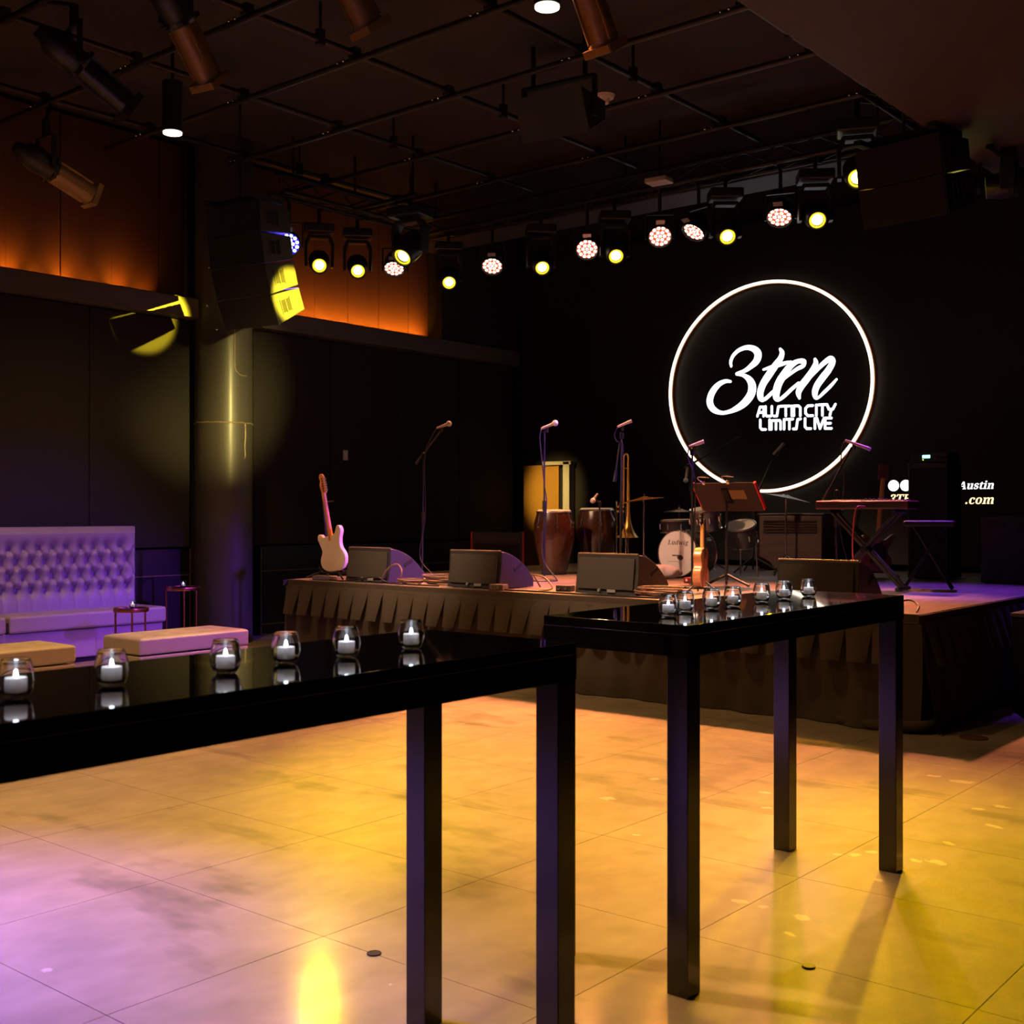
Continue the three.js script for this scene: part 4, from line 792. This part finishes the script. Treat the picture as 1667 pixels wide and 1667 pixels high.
// ------------------------------------------------------------------ drum kit: each drum and stand is its own thing
{
  const shell = phys(0x56545c, 0.25, { clearcoat: 0.6 }), hoop = M.chrome;
  const drum = (name, label, [x, y, z], r, d, rx, ry, headMat, legs) => {
    const t = thing(name, label, 'drum', [x, y, z]);
    const e = new THREE.Euler(rx, ry, 0, 'YXZ'), rot = (g) => { g.applyMatrix4(new THREE.Matrix4().makeRotationFromEuler(e)); return g; };
    mesh('shell', rot(cyl(r, r, d, 0, 0, 0, 0, 0, 0, 40)), shell, t);
    for (const q of [1, -1]) mesh('drum_head', rot(cyl(r * 0.985, r * 0.985, 0.004, 0, q * (d / 2 + 0.003), 0, 0, 0, 0, 40)), headMat, t);
    mesh('hoop', rot(merge([tor(r * 1.01, 0.009, 0, d / 2, 0, Math.PI / 2), tor(r * 1.01, 0.009, 0, -d / 2, 0, Math.PI / 2)])), hoop, t);
    mesh('lug', rot(merge(Array.from({ length: 8 }, (_, k) => rbox(0.018, Math.min(0.06, d * 0.5), 0.018, 0.005, (r + 0.006) * Math.cos(k * 0.785), 0, (r + 0.006) * Math.sin(k * 0.785))))), hoop, t);
    if (legs) for (const [a, b] of legs) mesh('leg', rod(a, b, 0.008), M.chrome, t);
    return t;
  };
  const B = [-6.12, S + 0.238, -10.08];
  const headTex = canvasTex(512, 512, (c) => { c.fillStyle = '#cfc6cc'; c.fillRect(0, 0, 512, 512); c.fillStyle = '#2a2228'; c.font = 'italic bold 74px serif'; c.textAlign = 'center'; c.fillText('Ludwig', 256, 150); c.beginPath(); c.ellipse(290, 300, 42, 30, 0.2, 0, 7); c.fill(); c.fillRect(180, 270, 90, 14); c.fillStyle = '#8a7f88'; c.fillRect(120, 345, 150, 6); });
  const bd = drum('bass_drum', 'bass drum with pale lettered front head', B, 0.222, 0.36, Math.PI / 2, 0, M.white, [[[-0.16, -0.1, 0.12], [-0.3, -0.23, 0.2]], [[0.16, -0.1, 0.12], [0.3, -0.23, 0.2]]]);
  mesh('front_head_print', new THREE.CircleGeometry(0.213, 40).translate(0, 0, 0.1865), new THREE.MeshStandardMaterial({ map: headTex, roughness: 0.6 }), bd);
  drum('rack_tom', 'rack tom mounted above the bass drum', [-6.02, S + 0.575, -10.25], 0.15, 0.2, 0.2, 0, M.vellum, [[[0, -0.1, 0], [0.0, -0.33, 0.0]]]);
  drum('floor_tom', 'floor tom with tilted pale head beside the bass drum', [-5.82, S + 0.42, -10.62], 0.15, 0.2, 0.4, 0.2, M.vellum, [[[0.155, 0.02, 0], [0.18, -0.42, 0]], [[-0.08, 0.02, 0.135], [-0.1, -0.42, 0.16]], [[-0.08, 0.02, -0.13], [-0.1, -0.42, -0.16]]]);
  drum('snare_drum', 'shallow snare drum behind the bass drum', [-6.5, S + 0.5, -10.5], 0.17, 0.12, 0.05, 0, M.vellum, [[[0, -0.06, 0], [0, -0.5, 0]]]);
  const cymbal = (name, label, [x, z], h, r, tilt) => {
    const t = thing(name, label, 'cymbal', [x, S, z], 0.5);
    mesh('stand', [rod([0, 0.12, 0], [0, h, 0], 0.009), ...[0, 1, 2].map((k) => rod([0.24 * Math.cos(k * 2.1), 0.01, 0.24 * Math.sin(k * 2.1)], [0, 0.22, 0], 0.008))], M.chrome, t);
    const c = mesh('cymbal', lathe([[0.006, 0.022], [0.035, 0.018], [0.05, 0.006], [r * 0.7, -0.004], [r, -0.014], [r, -0.016], [0.006, 0.018]], 40), std(0x8a7038, 0.3, 0.9), t);
    c.position.y = h; c.rotation.z = tilt;
    mesh('wing_nut', cyl(0.01, 0.01, 0.03, 0, h + 0.03, 0), M.chrome, t);
  };
  cymbal('crash_cymbal', 'thin brass cymbal on a chrome stand beside the bass drum', [-6.55, -9.95], 0.78, 0.2, 0.12);
  cymbal('hi_hat', 'pair of small hi-hat cymbals on a stand behind the snare', [-6.6, -10.7], 0.66, 0.17, 0);
  cymbal('ride_cymbal', 'large ride cymbal behind the floor tom', [-5.5, -10.95], 0.8, 0.25, -0.2);
  const p = mesh('drum_pillow', sheet((u, v) => { const a = u * Math.PI * 2, b = (v - 0.5) * Math.PI, n = 1 + 0.09 * Math.sin(a * 5 + v * 9) + 0.05 * Math.sin(a * 11); return [0.2 * Math.cos(a) * Math.cos(b) * n, 0.07 + 0.07 * Math.sin(b), 0.09 * Math.sin(a) * Math.cos(b) * n]; }, 48, 20), std(0xb8a8b4, 0.95)); p.position.set(-6.17, S, -9.7);
  tag(p, 'crumpled pale pillow lying against the bass drum', 'pillow');
  const th = thing('drum_throne', 'round black drum seat behind the kit', 'stool', [-6.55, S, -11.0]);
  mesh('seat', cyl(0.16, 0.15, 0.08, 0, 0.5, 0, 0, 0, 0, 28), M.black, th); mesh('post', cyl(0.018, 0.018, 0.46, 0, 0.26, 0), M.chrome, th);
  for (let k = 0; k < 3; k++) mesh('leg', rod([0.22 * Math.cos(k * 2.1), 0.01, 0.22 * Math.sin(k * 2.1)], [0, 0.2, 0], 0.01), M.chrome, th);
}
// ------------------------------------------------------------------ music stand
{
  const t = thing('music_stand', 'black music stand with red light painted on its desk edges and pale card', 'music stand', [-5.142, S, -9.117], 0);
  const desk = new THREE.Group();
  mesh('post', [rod([0, 0.05, 0], [0, 0.4, 0], 0.013), rod([0, 0.4, 0], [0, 0.74, 0], 0.01)], M.powder, t);
  for (let k = 0; k < 3; k++) mesh('leg', rod([0.22 * Math.cos(k * 2.094), 0.01, 0.22 * Math.sin(k * 2.094)], [0, 0.1, 0], 0.012), M.powder, t);
  const ang = -R(40), d = mesh('desk', tf(extrude(smoothRect(0.6, 0.32, 0.03), 0.004), 0, 0, 0), std(0x241c17, 0.6), t);
  d.position.set(0, 0.775, -0.02); d.rotation.x = ang * -1;
  for (const s of [-1, 1]) mesh('red_lit_edge', rbox(0.022, 0.3, 0.03, 0.004, s * 0.302, 0, -0.014), std(0xd02018, 0.45), d);  // red light on the side lips is put into their colour
  mesh('ledge', rbox(0.56, 0.008, 0.05, 0.002, 0, -0.158, -0.025), M.powder, d);
  mesh('label_card', rbox(0.15, 0.1, 0.002, 0.001, 0.11, 0.03, 0.004), std(0x8a7648, 0.7), d);
  mesh('hinge', [rbox(0.06, 0.16, 0.02, 0.004, 0.0, 0.02, 0.008), cyl(0.014, 0.014, 0.07, 0, -0.05, 0.012, 0, 0, Math.PI / 2)], M.matte, d);
  for (const [x, y] of [[-0.18, 0.16], [0.06, 0.165]]) mesh('clip', [rbox(0.03, 0.03, 0.02, 0.004, x, y, 0), tube([[x, y, 0], [x - 0.03, y + 0.05, 0.01], [x - 0.01, y + 0.085, 0.02], [x + 0.09, y + 0.075, 0.02]], 0.006, 16, 6)], M.chrome, d);
}
function smoothRect(w, h, r) { const s = new THREE.Shape(), x = -w / 2, y = -h / 2; s.moveTo(x + r, y); s.lineTo(x + w - r, y); s.quadraticCurveTo(x + w, y, x + w, y + r); s.lineTo(x + w, y + h - r); s.quadraticCurveTo(x + w, y + h, x + w - r, y + h); s.lineTo(x + r, y + h); s.quadraticCurveTo(x, y + h, x, y + h - r); s.lineTo(x, y + r); s.quadraticCurveTo(x, y, x + r, y); return s; }
// ------------------------------------------------------------------ keyboard on its cross stand
{
  const t = thing('keyboard', 'slim red electronic keyboard lying on a cross stand', 'keyboard', [-4.0, S + 0.665, -9.42], R(3));
  mesh('body', rbox(0.78, 0.07, 0.28, 0.012, 0, 0.038, 0), std(0x54202e, 0.35), t);
  mesh('keys', [...Array.from({ length: 25 }, (_, k) => box(0.0225, 0.012, 0.12, -0.3 + k * 0.025, 0.078, -0.08))], M.cream, t);
  mesh('control_panel', [rbox(0.7, 0.006, 0.1, 0.002, 0, 0.075, 0.07), ...Array.from({ length: 8 }, (_, k) => cyl(0.008, 0.009, 0.016, 0.02 + k * 0.035, 0.086, 0.08))], std(0x6a6870, 0.4), t);
  mesh('socket_panel', [rbox(0.66, 0.03, 0.006, 0.002, 0, 0.03, 0.14)], std(0x2a2830, 0.4), t);
  const s = thing('keyboard_stand', 'black cross shaped stand under the keyboard', 'stand', [-4.0, S, -9.42], R(3));
  for (const z of [-0.05, 0.06]) { mesh('strut', rod([-0.3, 0.03, z], [0.27, 0.64, z], 0.016), M.powder, s); mesh('strut', rod([0.3, 0.03, z], [-0.27, 0.64, z], 0.016), M.powder, s); }
  mesh('pivot', cyl(0.03, 0.03, 0.16, 0, 0.335, 0.005, Math.PI / 2), M.steel, s);
  for (const [x, y] of [[-0.3, 0.02], [0.3, 0.02], [-0.27, 0.648], [0.27, 0.648]]) mesh('crossbar', rod([x, y, -0.15], [x, y, 0.15], 0.016), M.powder, s);
  const c = mesh('keyboard_cable', tube([[-3.95, S + 0.69, -9.27], [-4.0, S + 0.66, -9.2], [-4.02, S + 0.35, -9.18], [-3.98, S + 0.18, -9.16], [-3.85, S + 0.01, -9.1], [-3.7, S + 0.01, -8.9]], 0.007, 50, 7), std(0xa03848, 0.4)); tag(c, 'red cable drooping from the keyboard to the stage floor', 'cable');
}
// ------------------------------------------------------------------ gear at the back: wooden cabinet, bass stack, cabinet with cut corner grilles, folding stool, bass guitar
{
  const w = thing('wooden_cabinet', 'brown wooden speaker cabinet behind the music stand', 'cabinet', [-6.0, S, -12.2], 0.15);
  mesh('body', rbox(0.72, 0.6, 0.45, 0.015, 0, 0.31, 0), std(0x6a3a22, 0.45, 0, { map: woodTone }), w);
  mesh('louvre', Array.from({ length: 5 }, (_, k) => box(0.6, 0.012, 0.02, 0, 0.42 + k * 0.03, 0.228, 0.5)), M.darkwood, w);
  mesh('top', rbox(0.75, 0.02, 0.48, 0.006, 0, 0.62, 0), M.darkwood, w);
  const b = thing('bass_cabinet', 'tall black bass speaker cabinet in front of the small screen lettering', 'loudspeaker', [-4.173, S, -11.45]);
  mesh('body', rbox(0.38, 1.1, 0.4, 0.012, 0, 0.56, 0), M.tolex, b);
  mesh('grille_cloth', rbox(0.34, 1.0, 0.012, 0.004, 0, 0.57, 0.2), std(0x121214, 0.9), b);
  mesh('corner', [[-1, 0], [1, 0], [-1, 1], [1, 1]].map(([x, y]) => rbox(0.04, 0.04, 0.04, 0.012, x * 0.175, 0.03 + y * 1.065, 0.185)), M.steel, b);
  for (const s of [-1, 1]) mesh('handle', rbox(0.012, 0.05, 0.14, 0.005, s * 0.192, 0.7, 0), M.rubber, b);
  const h = thing('amplifier_head', 'black amplifier head with bright cyan display', 'amplifier', [-4.173, S + 1.118, -11.45]);
  mesh('body', rbox(0.36, 0.1, 0.3, 0.008, 0, 0.05, 0), M.tolex, h);
  mesh('display', rbox(0.075, 0.03, 0.004, 0.001, -0.03, 0.06, 0.152), glow(0.35, 0.95, 1, 2.5), h);
  mesh('knob', [0.08, 0.12, 0.16].map((x) => cyl(0.011, 0.012, 0.02, x, 0.05, 0.158, Math.PI / 2)), M.steel, h);
  mesh('indicator', ball(0.006, -0.06, 0.03, 0.152), glow(0.6, 0.9, 0.05, 2), h);
  const r = thing('corner_cabinet', 'black speaker cabinet with chamfered blue grey grille panels at the stage end', 'loudspeaker', [-3.33, S, -11.1], R(6));
  mesh('body', rbox(0.5, 0.6, 0.34, 0.012, 0, 0.31, 0), M.tolex, r);
  const cut = poly([[0, 0], [0.15, 0], [0.15, 0.09], [0.12, 0.14], [0.03, 0.15], [0, 0.13]]);
  for (const [x, y, sx, sy] of [[-0.21, 0.06, 1, 1], [0.21, 0.06, -1, 1]]) { const g = mesh('grille_panel', extrude(cut, 0.01), std(0x171719, 0.7), r); g.position.set(x, y, 0.172); if (sx < 0) g.rotation.y = Math.PI; }
  for (const x of [-0.12, 0.12]) mesh('vent_panel', rbox(0.16, 0.05, 0.01, 0.02, x, 0.53, 0.172), std(0x171719, 0.7), r);
  const k = thing('folding_stool', 'black folding stool with bare tube legs beside the keyboard', 'stool', [-3.62, S, -9.75], 0.3);
  mesh('seat', rbox(0.4, 0.05, 0.3, 0.02, 0.02, 0.55, 0), M.black, k);
  for (const z of [-0.12, 0.12]) mesh('leg', [rod([-0.18, 0.01, z], [0.14, 0.53, z], 0.011)], M.steel, k);
  for (const z of [-0.1, 0.1]) mesh('leg', [rod([0.2, 0.01, z], [-0.1, 0.53, z], 0.011)], M.steel, k);
  mesh('crossbar', [rod([-0.09, 0.16, -0.12], [-0.09, 0.16, 0.12], 0.008), rod([0.115, 0.16, -0.1], [0.115, 0.16, 0.1], 0.008)], M.steel, k);
  const g = thing('bass_guitar', 'brown bass guitar on a stand behind the keyboard', 'guitar', [-4.68, S + 0.06, -11.2], CAM);
  const gz = R(-5);
  guitarBody([[0, 0], [0.09, 0.01], [0.15, 0.07], [0.15, 0.14], [0.11, 0.2], [0.13, 0.28], [0.17, 0.36], [0.14, 0.38], [0.07, 0.32], [0.0, 0.31], [-0.06, 0.31], [-0.12, 0.35], [-0.15, 0.33], [-0.11, 0.23], [-0.12, 0.17], [-0.15, 0.1], [-0.1, 0.02]], 0.035, phys(0x8a4a38, 0.3, { clearcoat: 0.6 }), 'body', g).rotation.z = gz;
  mesh('neck', rod([0, 0.28, 0.02], [0, 0.92, 0.02], 0.026, 0.02), M.neck, g).rotation.z = gz;
  mesh('headstock', rbox(0.1, 0.15, 0.016, 0.02, 0.0, 0.98, 0.015), std(0x6a3030, 0.4), g).rotation.z = gz;
  mesh('pickguard', [extrude(smoothShape([[-0.06, 0.08], [0.08, 0.1], [0.09, 0.22], [0.03, 0.29], [-0.05, 0.27]]), 0.004).translate(0, 0, 0.03), ...[0, 1, 2, 3].map((i) => cyl(0.01, 0.01, 0.012, 0.09 - i * 0.008, 0.05 + i * 0.035, 0.036, Math.PI / 2))], std(0x2a1a1c, 0.4), g).rotation.z = gz;
  const gs = thing('guitar_stand', 'black stand under the brown bass guitar', 'guitar stand', [-4.68, S, -11.26], CAM);
  mesh('post', rod([0, 0.05, -0.03], [0.02, 0.7, -0.04], 0.01), M.powder, gs); for (const [a, bq] of [[-0.18, 0.14], [0.18, 0.14], [0, -0.2]]) mesh('leg', rod([0, 0.14, -0.02], [a, 0.01, bq], 0.009), M.powder, gs);
  mesh('cradle', rod([-0.1, 0.055, 0.05], [0.1, 0.055, 0.05], 0.01), M.rubber, gs);
}
// ------------------------------------------------------------------ cables and small boxes on the deck
{
  const litCable = std(0x7a5a4c, 0.4), dk = std(0x1c1614, 0.45);  // first tone: black cable with the warm stage light put into its colour
  const y = S + 0.008;
  const line = (pts, m, label) => { const c = mesh('stage_cable', tube(pts.map(([x, z, h = 0]) => [x, y + h, z]), 0.007, pts.length * 10, 6), m); tag(c, label, 'cable'); };
  const coil = (x, z, n, r, label) => { const p = []; for (let k = 0; k < n * 12; k++) { const a = k / 12 * Math.PI * 2; p.push([x + (r + 0.03 * Math.sin(k * 0.9)) * Math.cos(a), y + 0.004 + k * 0.0011, z + (r * 0.6 + 0.02 * Math.cos(k * 0.7)) * Math.sin(a)]); } const c = mesh('cable_coil', tube(p, 0.008, n * 24, 6), litCable); tag(c, label, 'cable'); };
  coil(-7.15, -7.62, 6, 0.17, 'loose coil of black cable in its lit colour on the stage between two monitors');
  coil(-7.4, -7.5, 3, 0.12, 'small coil of cable beside the guitar monitor');
  coil(-4.85, -7.6, 5, 0.2, 'loose coil of cable beside the monitor by the drum kit');
  line([[-8.4, -7.43], [-8.2, -7.41], [-8.0, -7.4, 0.02], [-7.75, -7.42, 0.05], [-7.62, -7.45], [-7.3, -7.42], [-7.0, -7.44]], dk, 'thin dark cable running past the guitar monitor along the stage edge');
  line([[-6.3, -7.42], [-6.15, -7.41], [-5.9, -7.43], [-5.7, -7.41], [-5.2, -7.43], [-4.95, -7.42], [-4.5, -7.5]], dk, 'thin dark cable along the stage edge before the drum kit monitor');
  line([[-6.25, -7.9], [-6.2, -7.75, 0.1], [-6.1, -7.6, 0.12], [-5.95, -7.58, 0.1], [-5.85, -7.55, 0.02], [-5.95, -7.5]], litCable, 'stiff looped cable standing up behind the small box');
  line([[-3.2, -7.8], [-3.0, -7.75, 0.05], [-2.86, -7.55, 0.03], [-2.82, -7.42]], dk, 'black cable hanging at the open corner of the stage');
  line([[-7.72, -7.44, 0.01], [-7.63, -7.43, 0.12], [-7.52, -7.45, 0.17], [-7.45, -7.44, 0.1], [-7.5, -7.43, 0.01]], litCable, 'cable loop standing against the guitar monitor side');
  const bx = (x, z, label, m) => { const t = thing('direct_box', label, 'box', [x, S, z], 0.2); mesh('body', rbox(0.13, 0.05, 0.1, 0.006, 0, 0.026, 0), m, t); mesh('jack', [cyl(0.012, 0.012, 0.02, -0.03, 0.028, 0.055, Math.PI / 2), cyl(0.012, 0.012, 0.02, 0.03, 0.028, 0.055, Math.PI / 2)], M.chrome, t); };
  bx(-6.3, -7.41, 'small metal direct box between two monitors at the stage edge', std(0x6a6068, 0.35, 0.5));
  bx(-5.8, -7.66, 'small black direct box under the looped cable', M.tolex);
  bx(-5.6, -9.3, 'dark red pedal box on the deck near the floor tom', std(0x7a1a1a, 0.4));
}
renderer.render(scene, camera);
